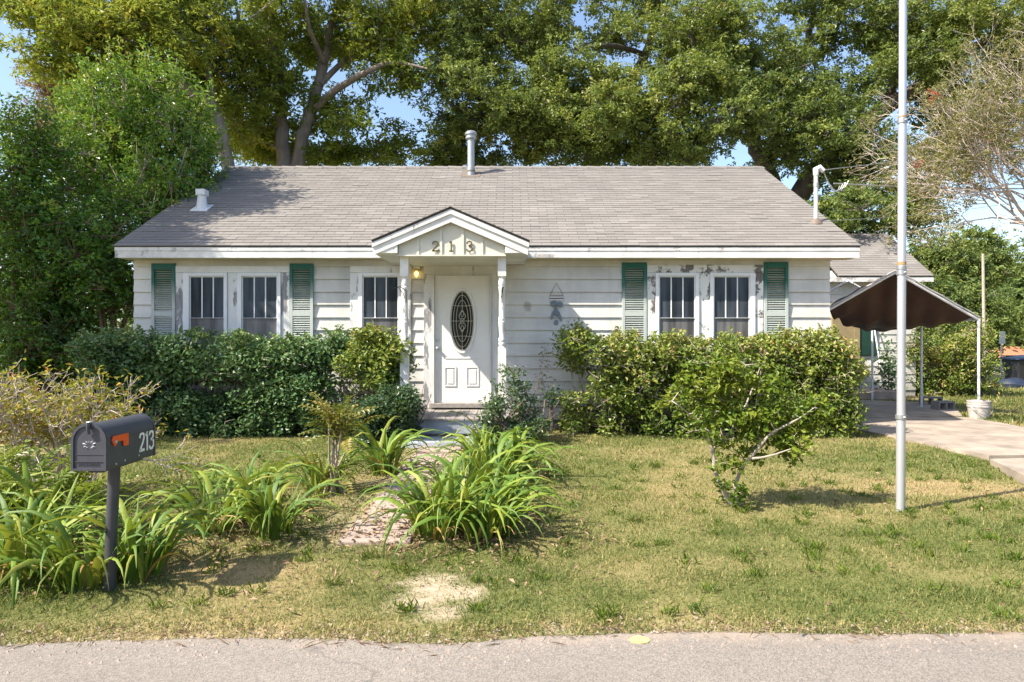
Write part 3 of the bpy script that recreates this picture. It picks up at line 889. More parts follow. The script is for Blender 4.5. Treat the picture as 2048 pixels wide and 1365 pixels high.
def shutter(u0, u1, vt, vb=716):
    x0, x1, zt, zb = px(u0), px(u1), pz(vt), pz(vb)
    y0 = WY - 0.062; st = 0.048
    zm0, zm1 = pz(633), pz(623)
    m_ = MB()
    m_.box(x0, x0 + st, y0, WY - 0.027, zb, zt); m_.box(x1 - st, x1, y0, WY - 0.027, zb, zt)
    m_.box(x0 + st, x1 - st, y0 + 0.001, WY - 0.027, zt - 0.09, zt - 0.001); m_.box(x0 + st, x1 - st, y0 + 0.001, WY - 0.027, zm0, zm1); m_.box(x0 + st, x1 - st, y0 + 0.001, WY - 0.027, zb + 0.001, zb + 0.09)
    s_ = m_.build('shutter', 'slat', house, bevel=0.003)
    me = None
    for lo, hi in ((zb + 0.09, zm0), (zm1, zt - 0.09)):
        n = int(round((hi - lo) / 0.036))
        for k in range(n):
            zc = lo + (k + 0.5) * (hi - lo) / n
            if me is None:
                q = MB(); hw = (x1 - x0) / 2 - st + 0.004
                q.hexa([(-hw, -0.016, -0.014), (hw, -0.016, -0.014), (hw, 0.014, 0.004), (-hw, 0.014, 0.004), (-hw, -0.016, -0.008), (hw, -0.016, -0.008), (hw, 0.014, 0.010), (-hw, 0.014, 0.010)])
                me = bpy.data.meshes.new('slat'); me.from_pydata(q.v, [], q.f); me.materials.append(M['slat'])
            link('slat', me, s_, tuple(np.array(((x0 + x1) / 2, y0 + 0.018, zc)) - ORIG[s_]), (random.gauss(0, 0.05), 0, 0))
    return s_
shutter(303, 350.5, 527.5); shutter(579.5, 626.5, 527.5); shutter(1244, 1293.5, 525.5); shutter(1528, 1576.5, 524.5)
for o in bpy.data.objects:
    if o.name.startswith('shutter'):
        o['label'] = 'green louvred shutter bleached pale towards its foot'

# front door
dx0, dx1 = px(869.5), px(979.5); dz0, dz1 = 0.50, pz(551.5); DY = WY - 0.025
door = MB().box(dx0, dx1, DY, WY + 0.01, dz0, dz1).build('door', 'door', house)
def rect_mould(x0, x1, z0, z1, w=0.022, d=0.012, name='panel_moulding', y=None):
    y = DY if y is None else y
    m_ = MB()
    m_.box(x0, x1, y - d, y, z0, z0 + w); m_.box(x0, x1, y - d, y, z1 - w, z1)
    m_.box(x0, x0 + w, y - d, y, z0 + w, z1 - w); m_.box(x1 - w, x1, y - d, y, z0 + w, z1 - w)
    m_.build(name, 'door', door, bevel=0.006)
for a, b in ((888.5, 913), (932, 958)):
    rect_mould(px(a), px(b), pz(774), pz(734))
    MB().box(px(a) + 0.045, px(b) - 0.045, DY - 0.009, DY, pz(774) + 0.045, pz(734) - 0.045).build('door_panel', 'door', door, bevel=0.007)
m_ = MB(); w = 0.014
za, zb_ = pz(718), pz(578)
m_.box(px(890), px(958), DY - 0.009, DY, za, za + w)
m_.box(px(903), px(946), DY - 0.009, DY, zb_, zb_ + w)
m_.build('panel_moulding', 'door', door, bevel=0.004)
oc = (px(924.3), pz(642.5)); oa, ob = 0.182, 0.475
def oval_ring(a, b, w, y0, y1, n=48, cz=0.0):
    m_ = MB(); P = []
    for k in range(n):
        t_ = 2 * math.pi * k / n
        c_, s_ = math.cos(t_), math.sin(t_)
        P += [(oc[0] + (a + w) * c_, y1, oc[1] + cz + (b + w) * s_), (oc[0] + (a + w * 0.7) * c_, y0, oc[1] + cz + (b + w * 0.7) * s_), (oc[0] + (a + w * 0.25) * c_, y0, oc[1] + cz + (b + w * 0.25) * s_), (oc[0] + a * c_, y1, oc[1] + cz + b * s_)]
    f = []
    for k in range(n):
        a0 = 4 * k; b0 = 4 * ((k + 1) % n)
        for q in range(3): f.append((a0 + q, a0 + q + 1, b0 + q + 1, b0 + q))
    m_.add(P, f); return m_
oval_ring(oa, ob, 0.052, DY - 0.026, DY + 0.001).build('oval_frame', 'door', door, True)
m_ = MB(); n = 48
m_.add([(oc[0] + (oa + 0.012) * math.cos(2 * math.pi * k / n), DY - 0.006, oc[1] + (ob + 0.012) * math.sin(2 * math.pi * k / n)) for k in range(n)] + [(oc[0] + (oa + 0.012) * math.cos(2 * math.pi * k / n), DY + 0.0005, oc[1] + (ob + 0.012) * math.sin(2 * math.pi * k / n)) for k in range(n)],
       [tuple(range(n - 1, -1, -1))] + [(k, (k + 1) % n, (k + 1) % n + n, k + n) for k in range(n)])
glass = m_.build('oval_glass', 'oval_glass', door)
def came(pts, r=0.0045):
    MB().tube([(oc[0] + x, DY - 0.008, oc[1] + z) for x, z in pts], r, 5).build('came', 'came', glass)
def ell(a, b, t0=0, t1=2 * math.pi, n=33, cx=0, cz=0):
    return [(cx + a * math.cos(t), cz + b * math.sin(t)) for t in np.linspace(t0, t1, n)]
came(ell(0.140, 0.415)); came(ell(0.095, 0.33)); came(ell(oa * 0.98, ob * 0.985), 0.006)
for sx in (-1, 1):
    came([(sx * 0.05 * math.sin(t * 2.2) * (1 if abs(t) < 1.45 else 0.3), t * 0.11) for t in np.linspace(-1.43, 1.43, 25)], 0.0055)
    came([(sx * 0.045, 0), (sx * oa * 0.97, 0)]); came([(sx * 0.06, 0.24), (sx * 0.155, 0.25)]); came([(sx * 0.06, -0.24), (sx * 0.155, -0.25)])
came([(-0.075, 0.24), (0.075, 0.24)]); came([(-0.075, -0.24), (0.075, -0.24)])
came([(0, 0.16), (0, 0.47)]); came([(0, -0.16), (0, -0.47)])
came(ell(0.03, 0.045, cz=0.0)); came(ell(0.022, 0.05, cz=0.12)); came(ell(0.022, 0.05, cz=-0.12))
kx = px(875)
m_ = MB(); m_.tube([(kx, DY, pz(697)), (kx, DY - 0.012, pz(697)), (kx, DY - 0.014, pz(697)), (kx, DY - 0.03, pz(697)), (kx, DY - 0.045, pz(697)), (kx, DY - 0.062, pz(697)), (kx, DY - 0.068, pz(697))], [0.033, 0.033, 0.013, 0.013, 0.026, 0.026, 0.012], 14); m_.build('door_knob', 'alu', door, True)
m_ = MB(); m_.tube([(kx, DY, pz(679)), (kx, DY - 0.018, pz(679)), (kx, DY - 0.022, pz(679))], [0.031, 0.029, 0.012], 14); m_.build('deadbolt', 'alu', door, True)
# door casing and jambs
def casebox(u0, u1, z0, z1, y, name='door_casing', mat='trim'):
    MB().box(px(u0), px(u1), y, WY + 0.004, z0, z1).build(name, mat, house, bevel=0.004)
casebox(847.5, 863.5, 0.40, pz(549.2), WY - 0.060, mat='peel'); casebox(983.5, 996, 0.40, pz(549.2), WY - 0.060)
casebox(847.5, 996, pz(549), pz(533), WY - 0.064)
casebox(863.7, 869, 0.40, pz(549.2), WY - 0.085, 'door_jamb'); casebox(980, 983.3, 0.40, pz(549.2), WY - 0.085, 'door_jamb')
casebox(869.2, 979.8, pz(551.3), pz(549.2), WY - 0.085, 'door_jamb')
MB().box(px(860), px(984), WY - 0.16, WY, 0.425, 0.498).build('threshold', 'deck_wood', house, bevel=0.006)

# porch
porch = MB()
porch.box(-1.62, -0.02, 9.60, WY - 0.04, 0.16, 0.366)
porch = porch.build('porch_deck', 'deck_wood', house)
x = -1.74
while x < 0.05:
    w = 0.135
    MB().box(x, x + w - 0.006, 9.545 + random.uniform(-0.008, 0.008), WY - 0.035, 0.372, 0.40 + random.uniform(-0.004, 0.003)).build('plank', 'deck_wood', porch, bevel=0.003)
    x += w
MB().box(-1.62, -0.04, 9.572, 9.598, 0.185, 0.370).build('riser_board', 'riser', porch, bevel=0.003)
MB().box(-1.52, -0.38, 9.02, 9.52, 0.03, 0.158).build('porch_step', 'riser', porch, bevel=0.015)
MB().box(-1.60, -0.06, 9.62, 9.66, 0.04, 0.183).build('skirt', 'block', porch)
def post(u):
    xc = X_at(u, 9.6); yc = 9.62; h = 0.0575
    zt = 2.668; z1 = Z_at(553, 9.6); z2 = Z_at(697, 9.6)
    m_ = MB()
    m_.box(xc - h, xc + h, yc - h, yc + h, 0.40, z2); m_.box(xc - h, xc + h, yc - h, yc + h, z1, zt)
    prof = [(0.056, 0), (0.056, 0.01), (0.040, 0.03), (0.050, 0.05), (0.050, 0.075), (0.043, 0.085), (0.052, 0.10), (0.052, 0.13), (0.040, 0.16)]
    L = z1 - z2
    pr = prof + [(0.044, 0.25), (0.050, 0.34), (0.053, 0.36), (0.053, 0.375), (0.046, 0.385), (0.052, 0.40), (0.052, 0.42), (0.043, 0.45), (0.045, L - 0.20), (0.052, L - 0.18), (0.052, L - 0.15), (0.043, L - 0.14), (0.052, L - 0.11), (0.050, L - 0.06), (0.042, L - 0.03), (0.056, L - 0.01), (0.056, L)]
    m_.lathe((xc, yc, z2), pr, 16)
    p = m_.build('porch_post', 'trim', house, True)
    return p, xc, yc
pA, ax_, ay_ = post(809); pB, bx_, by_ = post(1004)
def hook(p, x, y, z0, dx, dy):
    m_ = MB()
    m_.tube([(x, y, z0), (x, y, z0 + 0.17), (x + dx * 0.10, y + dy * 0.10, z0 + 0.22), (x + dx * 0.20, y + dy * 0.20, z0 + 0.19), (x + dx * 0.24, y + dy * 0.24, z0 + 0.20)], 0.007, 6)
    m_.tube([(x - 0.02, y, z0 + 0.06), (x + 0.05 * dx, y + 0.05 * dy, z0 + 0.13), (x + dx * 0.12, y + dy * 0.12, z0 + 0.20)], 0.004, 5)
    m_.build('plant_hook', 'black_iron', p, True)
hook(pA, ax_ + 0.03, ay_ - 0.066, Z_at(606, 9.55), -0.75, -0.6); hook(pB, bx_, by_ - 0.066, Z_at(606, 9.55), 0.12, -1.0)

# porch gable
PX0, PXC, PX1 = -1.923, -0.843, 0.232
PZT, PZA = 2.862, 3.321; PY = 9.40
mb = MB()
for s in (-1, 1):
    xe = PX0 if s < 0 else PX1
    q = [(PXC, PY, PZA - 0.03), (xe, PY, PZT - 0.03), (xe, 11.45, PZT - 0.03), (PXC, 11.45, PZA - 0.03)]
    q2 = [(a, b, c + 0.03) for a, b, c in q]
    mb.hexa(q + q2 if s < 0 else q[::-1] + q2[::-1])
proof = mb.build('porch_roof', 'roof_deck', house)
fv = []; ff = []; ft = []
pa = math.atan2(PZA - PZT, PXC - PX0); pl = math.hypot(PZA - PZT, PXC - PX0)
for s in (-1, 1):
    nrow = int(pl / EXP) + 1
    for c in range(nrow):
        y = PY - 0.015 - (c % 2) * 0.15
        while y < 11.3:
            y0 = max(y, PY - 0.015); y1 = min(y + TW, 11.4)
            if y1 - y0 > 0.03:
                for_v = []
                for vx_, vy_, vz_ in TMB.v:
                    yy_ = y0 + vx_ * (y1 - y0) / TW; d = min(c * EXP + vy_, pl)
                    xx = (PX0 if s < 0 else PX1) - s * (d * math.cos(pa) - vz_ * math.sin(pa)) ; zz = PZT + d * math.sin(pa) + vz_ * math.cos(pa)
                    for_v.append([xx, yy_, zz])
                k = len(fv); fv += for_v; ff += [[i + k for i in f] for f in TMB.f]; ft += [random.random()] * 6
            y += TW
tag(np_mesh('shingle_field', fv, ff, 'shingle_far', proof, ft), kind='stuff')
# rake fascia: two boards meeting at the peak, frieze board behind
def rake(s, z_off0, z_off1, y0, y1, name, inset=0.0):
    xe = (PX0 + inset if s < 0 else PX1 - inset)
    slope = (PZA - PZT) / (PXC - PX0)
    ze = PZT + slope * inset
    pts = [(xe, ze - z_off1), (PXC, PZA - z_off1), (PXC, PZA - z_off0), (xe, ze - z_off0)]
    if s > 0: pts = pts[::-1]
    MB().prism_y(pts, y0, y1).build(name, 'trim', house)
for s in (-1, 1):
    rake(s, 0.031, 0.095, PY + 0.002, PY + 0.03, 'rake_board')
    rake(s, 0.093, 0.205, PY + 0.022, PY + 0.05, 'rake_board', 0.012)
# boxed eaves of the porch
for a, b in ((PX0 + 0.02, -1.577), (-0.093, PX1 - 0.02)):
    MB().box(a, b, PY + 0.034, RY0 + 0.2, 2.690, 2.800).build('eave_box', 'trim', house, bevel=0.004)
# pediment boards with battens
slope = (PZA - PZT) / (PXC - PX0)
def ped_top(x): return PZA - 0.195 - slope * abs(x - PXC)
cuts = [-1.573, X_at(836, 9.5), X_at(882, 9.5), X_at(925.5, 9.5), X_at(964, 9.5), -0.097]
for a, b in zip(cuts[:-1], cuts[1:]):
    xs_ = [a + 0.002, b - 0.002]
    pts = [(xs_[0], 2.675), (xs_[1], 2.675), (xs_[1], ped_top(xs_[1]))]
    if a < PXC < b: pts.append((PXC, ped_top(PXC)))
    pts.append((xs_[0], ped_top(xs_[0])))
    MB().prism_y(pts, 9.50, 9.53).build('pediment_board', 'cream', house)
for x in cuts[1:-1]:
    MB().box(x - 0.018, x + 0.018, 9.484, 9.4995, 2.676, ped_top(x) + 0.004).build('batten', 'cream', house)
MB().box(-1.585, -0.085, 9.478, 9.65, 2.655, 2.674).build('beam', 'cream', house)
MB().box(-1.57, -0.10, 9.652, WY - 0.03, 2.668, 2.69).build('porch_ceiling', 'cream', house)
MB().box(-1.57, -0.10, 10.86, WY - 0.028, pz(533) + 0.004, 2.667).build('frieze_board', 'cream', house)

def ribbon(strokes, org, A, B, N, h, wd, th):
    """flat raised strokes in the plane A (right), B (up), proud along N"""
    org, A, B, N = (np.array(q, float) for q in (org, A, B, N))
    m_ = MB()
    for st in strokes:
        P = np.array(st, float) * h
        n = len(P)
        L = []; R = []
        for i in range(n):
            t_ = P[min(i + 1, n - 1)] - P[max(i - 1, 0)]; t_ /= np.linalg.norm(t_) + 1e-9
            nn = np.array([-t_[1], t_[0]])
            L.append(P[i] + nn * wd / 2); R.append(P[i] - nn * wd / 2)
        vs = []
        for k in (0, th):
            for q in L: vs.append(org + A * q[0] + B * q[1] + N * k)
            for q in R: vs.append(org + A * q[0] + B * q[1] + N * k)
        f = []
        for i in range(n - 1):
            a0, a1, b0, b1 = i, i + 1, n + i, n + i + 1
            o2 = 2 * n
            f += [(a0 + o2, b0 + o2, b1 + o2, a1 + o2), (a0, a0 + o2, a1 + o2, a1), (b0, b1, b1 + o2, b0 + o2)]
        f += [(0, n, 3 * n, 2 * n), (n - 1, 3 * n - 1, 4 * n - 1, 2 * n - 1)]
        m_.add(vs, f)
    return m_
D2 = [[(.10, .70), (.08, .80), (.18, .93), (.35, .99), (.53, .93), (.61, .77), (.55, .60), (.35, .37), (.06, .05)], [(.05, .06), (.64, .06)], [(.64, .03), (.67, .22)]]
D1 = [[(.14, .84), (.32, .96)], [(.32, 1), (.32, .02)], [(.12, .03), (.52, .03)]]
D3 = [[(.09, .74), (.16, .92), (.34, .99), (.52, .91), (.55, .76), (.46, .61), (.26, .54)], [(.26, .55), (.48, .49), (.61, .32), (.56, .12), (.36, .01), (.16, .06), (.07, .24)]]
for st, u in ((D2, 863.5), (D1, 896), (D3, 932)):
    ribbon(st, (X_at(u, 9.48), 9.4835, Z_at(503.5, 9.48)), (1, 0, 0), (0, 0, 1), (0, -1, 0), 0.142, 0.019, 0.008).build('house_number', 'digit', house)

# porch light
lx, lz = px(834), pz(549)
m_ = MB(); m_.lathe((lx, WY - 0.04, lz + 0.05), [(0.045, 0), (0.045, 0.07)], 12)
lamp = m_.build('porch_light', 'brass', house, True)
MB().lathe((lx, WY - 0.105, lz - 0.06), [(0.03, 0), (0.062, 0.015), (0.066, 0.06), (0.05, 0.12), (0.035, 0.15)], 14).build('lantern_glass', 'lantern', lamp, True)
MB().lathe((lx, WY - 0.105, lz - 0.035), [(0.008, 0), (0.022, 0.015), (0.026, 0.04), (0.014, 0.075)], 12).build('bulb', 'bulb', lamp, True)
MB().lathe((lx, WY - 0.105, lz + 0.085), [(0.06, 0), (0.055, 0.035), (0.03, 0.06)], 14).build('lamp_cap', 'vinyl', lamp, True)

# rear wing with its own low gable
wing = MB()
WGY = 17.25
wing.box(5.0, 10.15, WGY, 21.0, 0.1, 3.02)
wing = wing.build('wing_wall', 'siding', house)
for i in range(14):
    z0 = 0.25 + i * 0.2; z1 = min(z0 + 0.2, 3.0)
    m_ = MB(); m_.hexa([(5.05, WGY - 0.026, z0), (10.15, WGY - 0.026, z0), (10.15, WGY + .002, z0), (5.05, WGY + .002, z0), (5.05, WGY - 0.008, z1), (10.15, WGY - 0.008, z1), (10.15, WGY + .002, z1), (5.05, WGY + .002, z1)])
    m_.build('clapboard', 'siding', wing)
WX0, WX1, WE, WR = 8.10, 10.47, 17.0, 19.15
ez, rz_ = 3.10, 4.48
mb = MB()
for (ya, yb) in ((WE, WR), (2 * WR - WE, WR)):
    q = [(WX0, ya, ez - 0.03), (WX1, ya, ez - 0.03), (WX1, yb, rz_ - 0.03), (WX0, yb, rz_ - 0.03)]
    q2 = [(a, b, c + 0.03) for a, b, c in q]
    mb.hexa(q + q2 if ya < yb else q[::-1] + q2[::-1])
wroof = mb.build('wing_roof', 'roof_deck', house)
wang = math.atan2(rz_ - ez, WR - WE); wl = math.hypot(rz_ - ez, WR - WE)
fv = []; ff = []; ft = []
for c in range(int(wl / EXP) + 1):
    x = WX0 - (c % 2) * 0.15
    while x < WX1:
        xa = max(x, WX0); xb = min(x + TW, WX1)
        if xb - xa > 0.03:
            k = len(fv)
            for vx_, vy_, vz_ in TMB.v:
                d = min(c * EXP + vy_, wl)
                fv.append([xa + vx_ * (xb - xa) / TW, WE + d * math.cos(wang) - vz_ * math.sin(wang), ez + d * math.sin(wang) + vz_ * math.cos(wang)])
            ff += [[i + k for i in f] for f in TMB.f]; ft += [random.random()] * 6
        x += TW
tag(np_mesh('shingle_field', fv, ff, 'shingle_far', wroof, ft), kind='stuff')
MB().box(5.1, WX1 - 0.01, WE + 0.005, WE + 0.03, 2.95, 3.068).build('fascia_board', 'fascia', wroof)
MB().box(5.1, WX1 - 0.03, WE + 0.03, WGY, 2.965, 2.98).build('soffit', 'soffit', wroof)
mb = MB(); mb.prism_x([(WGY + 0.06, 3.021), (21, 3.021), (WR, 4.42)], 8.14, 10.1); mb.build('gable_wall', 'siding', wing)
MB().box(5.1, 8.09, 17.6, 20.5, 3.025, 3.75).build('link_wall', 'siding', wing)
# side entrance under the canopy
m_ = MB(); m_.box(X_at(1663, 17.2), X_at(1708, 17.2), WGY - 0.09, WGY - 0.02, 0.35, 2.45); sd = m_.build('side_door', 'tan', wing, bevel=0.01)
MB().box(X_at(1706, 17.2) + 0.01, X_at(1718, 17.2), WGY - 0.10, WGY - 0.02, 0.35, 2.55).build('casing_board', 'tan', wing)
MB().box(X_at(1720, 17.2), X_at(1754, 17.2), WGY - 0.07, WGY - 0.02, Z_at(712, 17.2), 2.35).build('window', 'dark_green', wing, bevel=0.02)
MB().box(X_at(1660, 17.2), X_at(1758, 17.2), 16.1, WGY - 0.03, 0.1, 0.30).build('side_step', 'path_conc', wing, bevel=0.01)

# ------------------------------------------------------------------ leaf colours
M['leaf_pecan'] = leaf_mat('pecan_leaf', [(0.0, (0.035, 0.06, 0.012)), (0.4, (0.085, 0.115, 0.018)), (0.8, (0.16, 0.165, 0.022)), (1.0, (0.22, 0.18, 0.03))], 0.48, 0.5, 0.3, gain=2.4)
M['leaf_oak'] = leaf_mat('oak_leaf', [(0.0, (0.03, 0.048, 0.014)), (0.45, (0.07, 0.095, 0.022)), (0.8, (0.125, 0.14, 0.03)), (1.0, (0.17, 0.15, 0.05))], 0.42, 0.42, 0.45, gain=2.5)
M['leaf_tall_shrub'] = leaf_mat('bright_shrub_leaf', [(0.0, (0.02, 0.05, 0.010)), (0.45, (0.05, 0.12, 0.015)), (0.8, (0.12, 0.19, 0.02)), (1.0, (0.20, 0.20, 0.05))], 0.35, 0.35, 0.5, gain=2.1)
M['leaf_hedge'] = leaf_mat('dark_hedge_leaf', [(0.0, (0.020, 0.045, 0.018)), (0.5, (0.045, 0.085, 0.03)), (0.85, (0.09, 0.13, 0.04)), (1.0, (0.16, 0.17, 0.06))], 0.22, 0.42, 0.4, gain=2.4)
M['leaf_dry_hedge'] = leaf_mat('sunny_hedge_leaf', [(0.0, (0.03, 0.055, 0.012)), (0.4, (0.085, 0.125, 0.02)), (0.7, (0.17, 0.19, 0.035)), (0.88, (0.27, 0.22, 0.09)), (1.0, (0.27, 0.15, 0.06))], 0.3, 0.42, 0.4, gain=1.75)
M['leaf_yellow'] = leaf_mat('yellowing_leaf', [(0.0, (0.10, 0.12, 0.02)), (0.5, (0.25, 0.23, 0.03)), (0.8, (0.36, 0.25, 0.05)), (1.0, (0.42, 0.15, 0.02))], 0.35, 0.5, 0.3, gain=1.35)
M['leaf_bright'] = leaf_mat('lime_leaf', [(0.0, (0.05, 0.10, 0.012)), (0.5, (0.13, 0.20, 0.018)), (1.0, (0.28, 0.30, 0.04))], 0.35, 0.48, 0.35)
M['leaf_rose'] = leaf_mat('blue_green_leaf', [(0.0, (0.025, 0.065, 0.03)), (0.5, (0.06, 0.12, 0.045)), (1.0, (0.14, 0.18, 0.06))], 0.25, 0.35, 0.5)
M['leaf_myrtle'] = leaf_mat('thin_tan_leaf', [(0.0, (0.10, 0.13, 0.035)), (0.5, (0.21, 0.20, 0.07)), (1.0, (0.34, 0.26, 0.13))], 0.35, 0.5, 0.3)
M['leaf_far'] = leaf_mat('distant_leaf', [(0.0, (0.035, 0.06, 0.02)), (0.5, (0.08, 0.11, 0.028)), (1.0, (0.16, 0.17, 0.04))], 0.3, 0.5, 0.3, gain=1.9)
M['flower'] = leaf_mat('red_flower', [(0.0, (0.42, 0.04, 0.05)), (1.0, (0.55, 0.12, 0.10))], 0.3, 0.5, 0.3)
M['lily_leaf'] = object_leaf_mat('strap_leaf', [(0.0, (0.06, 0.13, 0.016)), (0.4, (0.12, 0.215, 0.024)), (0.75, (0.21, 0.29, 0.03)), (0.95, (0.34, 0.33, 0.06)), (1.0, (0.40, 0.28, 0.09))], 0.28, 0.58)
M['dead_leaf'] = object_leaf_mat('dead_strap_leaf', [(0.0, (0.30, 0.20, 0.09)), (1.0, (0.40, 0.22, 0.06))], 0.15, 0.6)
M['frond_brown'] = object_leaf_mat('yellow_frond', [(0.0, (0.10, 0.13, 0.025)), (0.45, (0.19, 0.20, 0.04)), (0.8, (0.32, 0.25, 0.05)), (1.0, (0.42, 0.20, 0.03))], 0.25, 0.45)
M['frond_green'] = object_leaf_mat('fern_frond', [(0.0, (0.09, 0.17, 0.02)), (0.6, (0.20, 0.27, 0.03)), (1.0, (0.34, 0.33, 0.05))], 0.35, 0.4)

def limb_px(L, Y, r0, r1):
    pts = []
    for q in L:
        y = q[2] if len(q) > 2 else Y
        pts.append(at(q[0], q[1], y))
    n = len(pts)
    return (pts, list(np.linspace(r0, r1, n)))

def smooth_limb(limb, k=4):
    """round a polyline into a curve with a little wobble"""
    pts, rad = limb
    P = np.array(pts, float); n = len(P)
    out = []; ro_ = []
    for i in range(n - 1):
        p0 = P[max(i - 1, 0)]; p1 = P[i]; p2 = P[i + 1]; p3 = P[min(i + 2, n - 1)]
        for t in np.linspace(0, 1, k, endpoint=False):
            out.append(0.5 * ((2 * p1) + (-p0 + p2) * t + (2 * p0 - 5 * p1 + 4 * p2 - p3) * t * t + (-p0 + 3 * p1 - 3 * p2 + p3) * t ** 3))
            ro_.append(rad[i] * (1 - t) + rad[i + 1] * t)
    out.append(P[-1]); ro_.append(rad[-1])
    out = [p + rng.normal(0, 0.12 * r, 3) for p, r in zip(out, ro_)]
    return (out, ro_)

def blob(u, v, Y, ru, rv, dep, n, tint):
    s = Y / F
    return (at(u, v, Y), (ru * s, dep, rv * s), n, tint)

def tree(name, label, base, limbs, blobs, leafm, barkm, n_leaf, rc, L, Wd, group=None, cat='tree', twig_r=0.05, up=0.45, flat=0.65, every=1, droop=0.2, spray=(16, .26), vert=0.0):
    t = thing(name, label, cat, base, group)
    mb = MB()
    sm = [smooth_limb(l) for l in limbs]
    for pts, rad in sm:
        mb.tube(pts, rad, 10)
    P, T, O, C, (A_, B_) = clump_points(blobs, n_leaf, rc, flat, spray, vert)
    twigs_to(mb, sm, C, twig_r, 4, every)
    for a, b in zip(A_[::2], B_[::2]):
        mb.tube([a, b], [.011, .004], 3, caps=False)
    mb.build('trunk', barkm, t, True)
    grow_leaves('crown', P, T, leafm, t, L, Wd, up, O, droop)
    return t, len(P)

NL = 0
TG = 'tall trees behind the house'
# double-stemmed pecan behind the left half of the roof
Y = 21.5
b0 = at(590, 700, Y); b0[2] = 0.09
L1 = ([b0, at(575, 400, Y), at(566, 308, Y), at(563, 239, Y), at(557, 191, Y - .3), at(547, 120, Y - .5), at(543, 40, Y - .6), at(535, -90, Y - .8), at(520, -200, Y)], [.34, .30, .22, .19, .17, .15, .12, .08, .04])
L2 = ([at(580, 430, Y), at(598, 308, Y), at(612, 246, Y), at(629, 200, Y), at(649, 120, Y + .3), at(656, 68, Y + .4), at(684, -10, Y + .6), at(720, -120, Y + 1), at(740, -220, Y + 1)], [.27, .20, .19, .18, .15, .13, .11, .07, .03])
L3 = ([at(622, 225, Y), at(660, 190, Y - .4), at(700, 162, Y - .8), at(740, 141, Y - 1.1), at(790, 126, Y - 1.3), at(855, 138, Y - 1.6)], [.13, .12, .10, .085, .06, .025])
L4 = ([at(640, 170, Y), at(690, 120, Y + .6), at(725, 95, Y + 1), at(760, 55, Y + 1.4), at(790, -20, Y + 1.8)], [.10, .085, .075, .06, .02])
L5 = ([at(560, 215, Y), at(520, 150, Y - .8), at(490, 90, Y - 1.4), at(470, 0, Y - 1.8)], [.11, .09, .07, .03])
L6 = ([at(648, 125, Y), at(620, 60, Y - 1), at(610, 0, Y - 1.5)], [.08, .06, .03])
pb = [blob(540, 60, Y, 110, 90, 2.2, 26, .50), blob(640, 20, Y, 110, 70, 2.4, 22, .42), blob(740, 50, Y, 110, 70, 2.2, 20, .48), blob(500, 165, Y - 1, 60, 80, 1.8, 15, .45), blob(590, 170, Y - .5, 90, 60, 1.8, 9, .35),
      blob(490, 270, Y, 55, 55, 1.6, 14, .62), blob(545, 285, Y + 1, 50, 45, 1.5, 10, .55), blob(690, 275, Y + .5, 90, 55, 1.8, 15, .35), blob(790, 285, Y + 1, 70, 50, 1.5, 12, .3), blob(810, 140, Y - 1, 70, 30, 1.2, 9, .3), blob(720, 200, Y, 70, 40, 1.5, 5, .25),
      blob(560, -120, Y, 200, 90, 3, 26, .5), blob(700, -110, Y, 170, 80, 3, 20, .5), blob(820, 70, Y, 60, 60, 1.5, 12, .6), blob(640, 110, Y + 1.5, 60, 50, 1.4, 7, .4), blob(600, 250, Y + 1, 90, 60, 1.6, 14, .5), blob(850, 20, Y + 1, 60, 40, 1.5, 10, .6), blob(440, 250, Y + 2, 60, 60, 1.5, 14, .65), blob(760, 100, Y + 1, 60, 40, 1.4, 8, .45), blob(680, 320, Y + 1, 120, 20, 1.4, 12, .35)]
t_, k = tree('pecan_tree', 'tall pecan tree with two forked stems behind the roof, left of the flue pipe', b0, [L1, L2, L3, L4, L5, L6], pb, 'leaf_pecan', 'bark', 225, .62, .17, .062, TG, spray=(15, .30)); NL += k
# second pecan further left, leaning stem
Y = 19.0
b0 = at(470, 700, Y); b0[2] = 0.09
L1 = ([b0, at(462, 400, Y), at(448, 297, Y), at(428, 215, Y), at(395, 190, Y), at(364, 165, Y - .2), at(340, 95, Y - .5), at(325, 30, Y - .7), at(290, -60, Y - 1), at(260, -150, Y - 1)], [.22, .20, .16, .14, .13, .12, .11, .09, .06, .03])
L2 = ([at(428, 215, Y), at(418, 150, Y + .3), at(420, 70, Y + .8), at(440, -30, Y + 1)], [.11, .10, .08, .03])
L3 = ([at(350, 130, Y - .4), at(270, 90, Y - 1), at(190, 60, Y - 1.4), at(100, 40, Y - 1.6)], [.09, .07, .05, .02])
L4 = ([at(364, 165, Y), at(290, 160, Y - 1), at(210, 150, Y - 1.4)], [.08, .06, .02])
pb = [blob(120, 30, Y - 1, 70, 50, 1.6, 15, .6), blob(60, 0, Y - 1, 60, 35, 1.4, 9, .5), blob(180, 90, Y - 1, 100, 60, 1.8, 24, .55), blob(290, 60, Y - .5, 100, 80, 2, 26, .50), blob(390, 100, Y, 90, 90, 2, 26, .62), blob(430, 20, Y, 90, 70, 2, 20, .5),
      blob(260, 150, Y, 110, 40, 1.6, 17, .45), blob(420, 190, Y + 1, 60, 60, 1.4, 14, .55), blob(200, -80, Y, 220, 70, 2.5, 26, .5), blob(420, -90, Y, 150, 70, 2.5, 18, .5), blob(350, 10, Y, 90, 60, 1.8, 14, .45), blob(110, 130, Y - 1, 60, 40, 1.2, 8, .6)]
t_, k = tree('pecan_tree', 'yellow green pecan tree with one leaning stem, behind the tall bright shrub', b0, [L1, L2, L3, L4], pb, 'leaf_pecan', 'bark', 235, .58, .16, .058, TG, spray=(15, .28)); NL += k
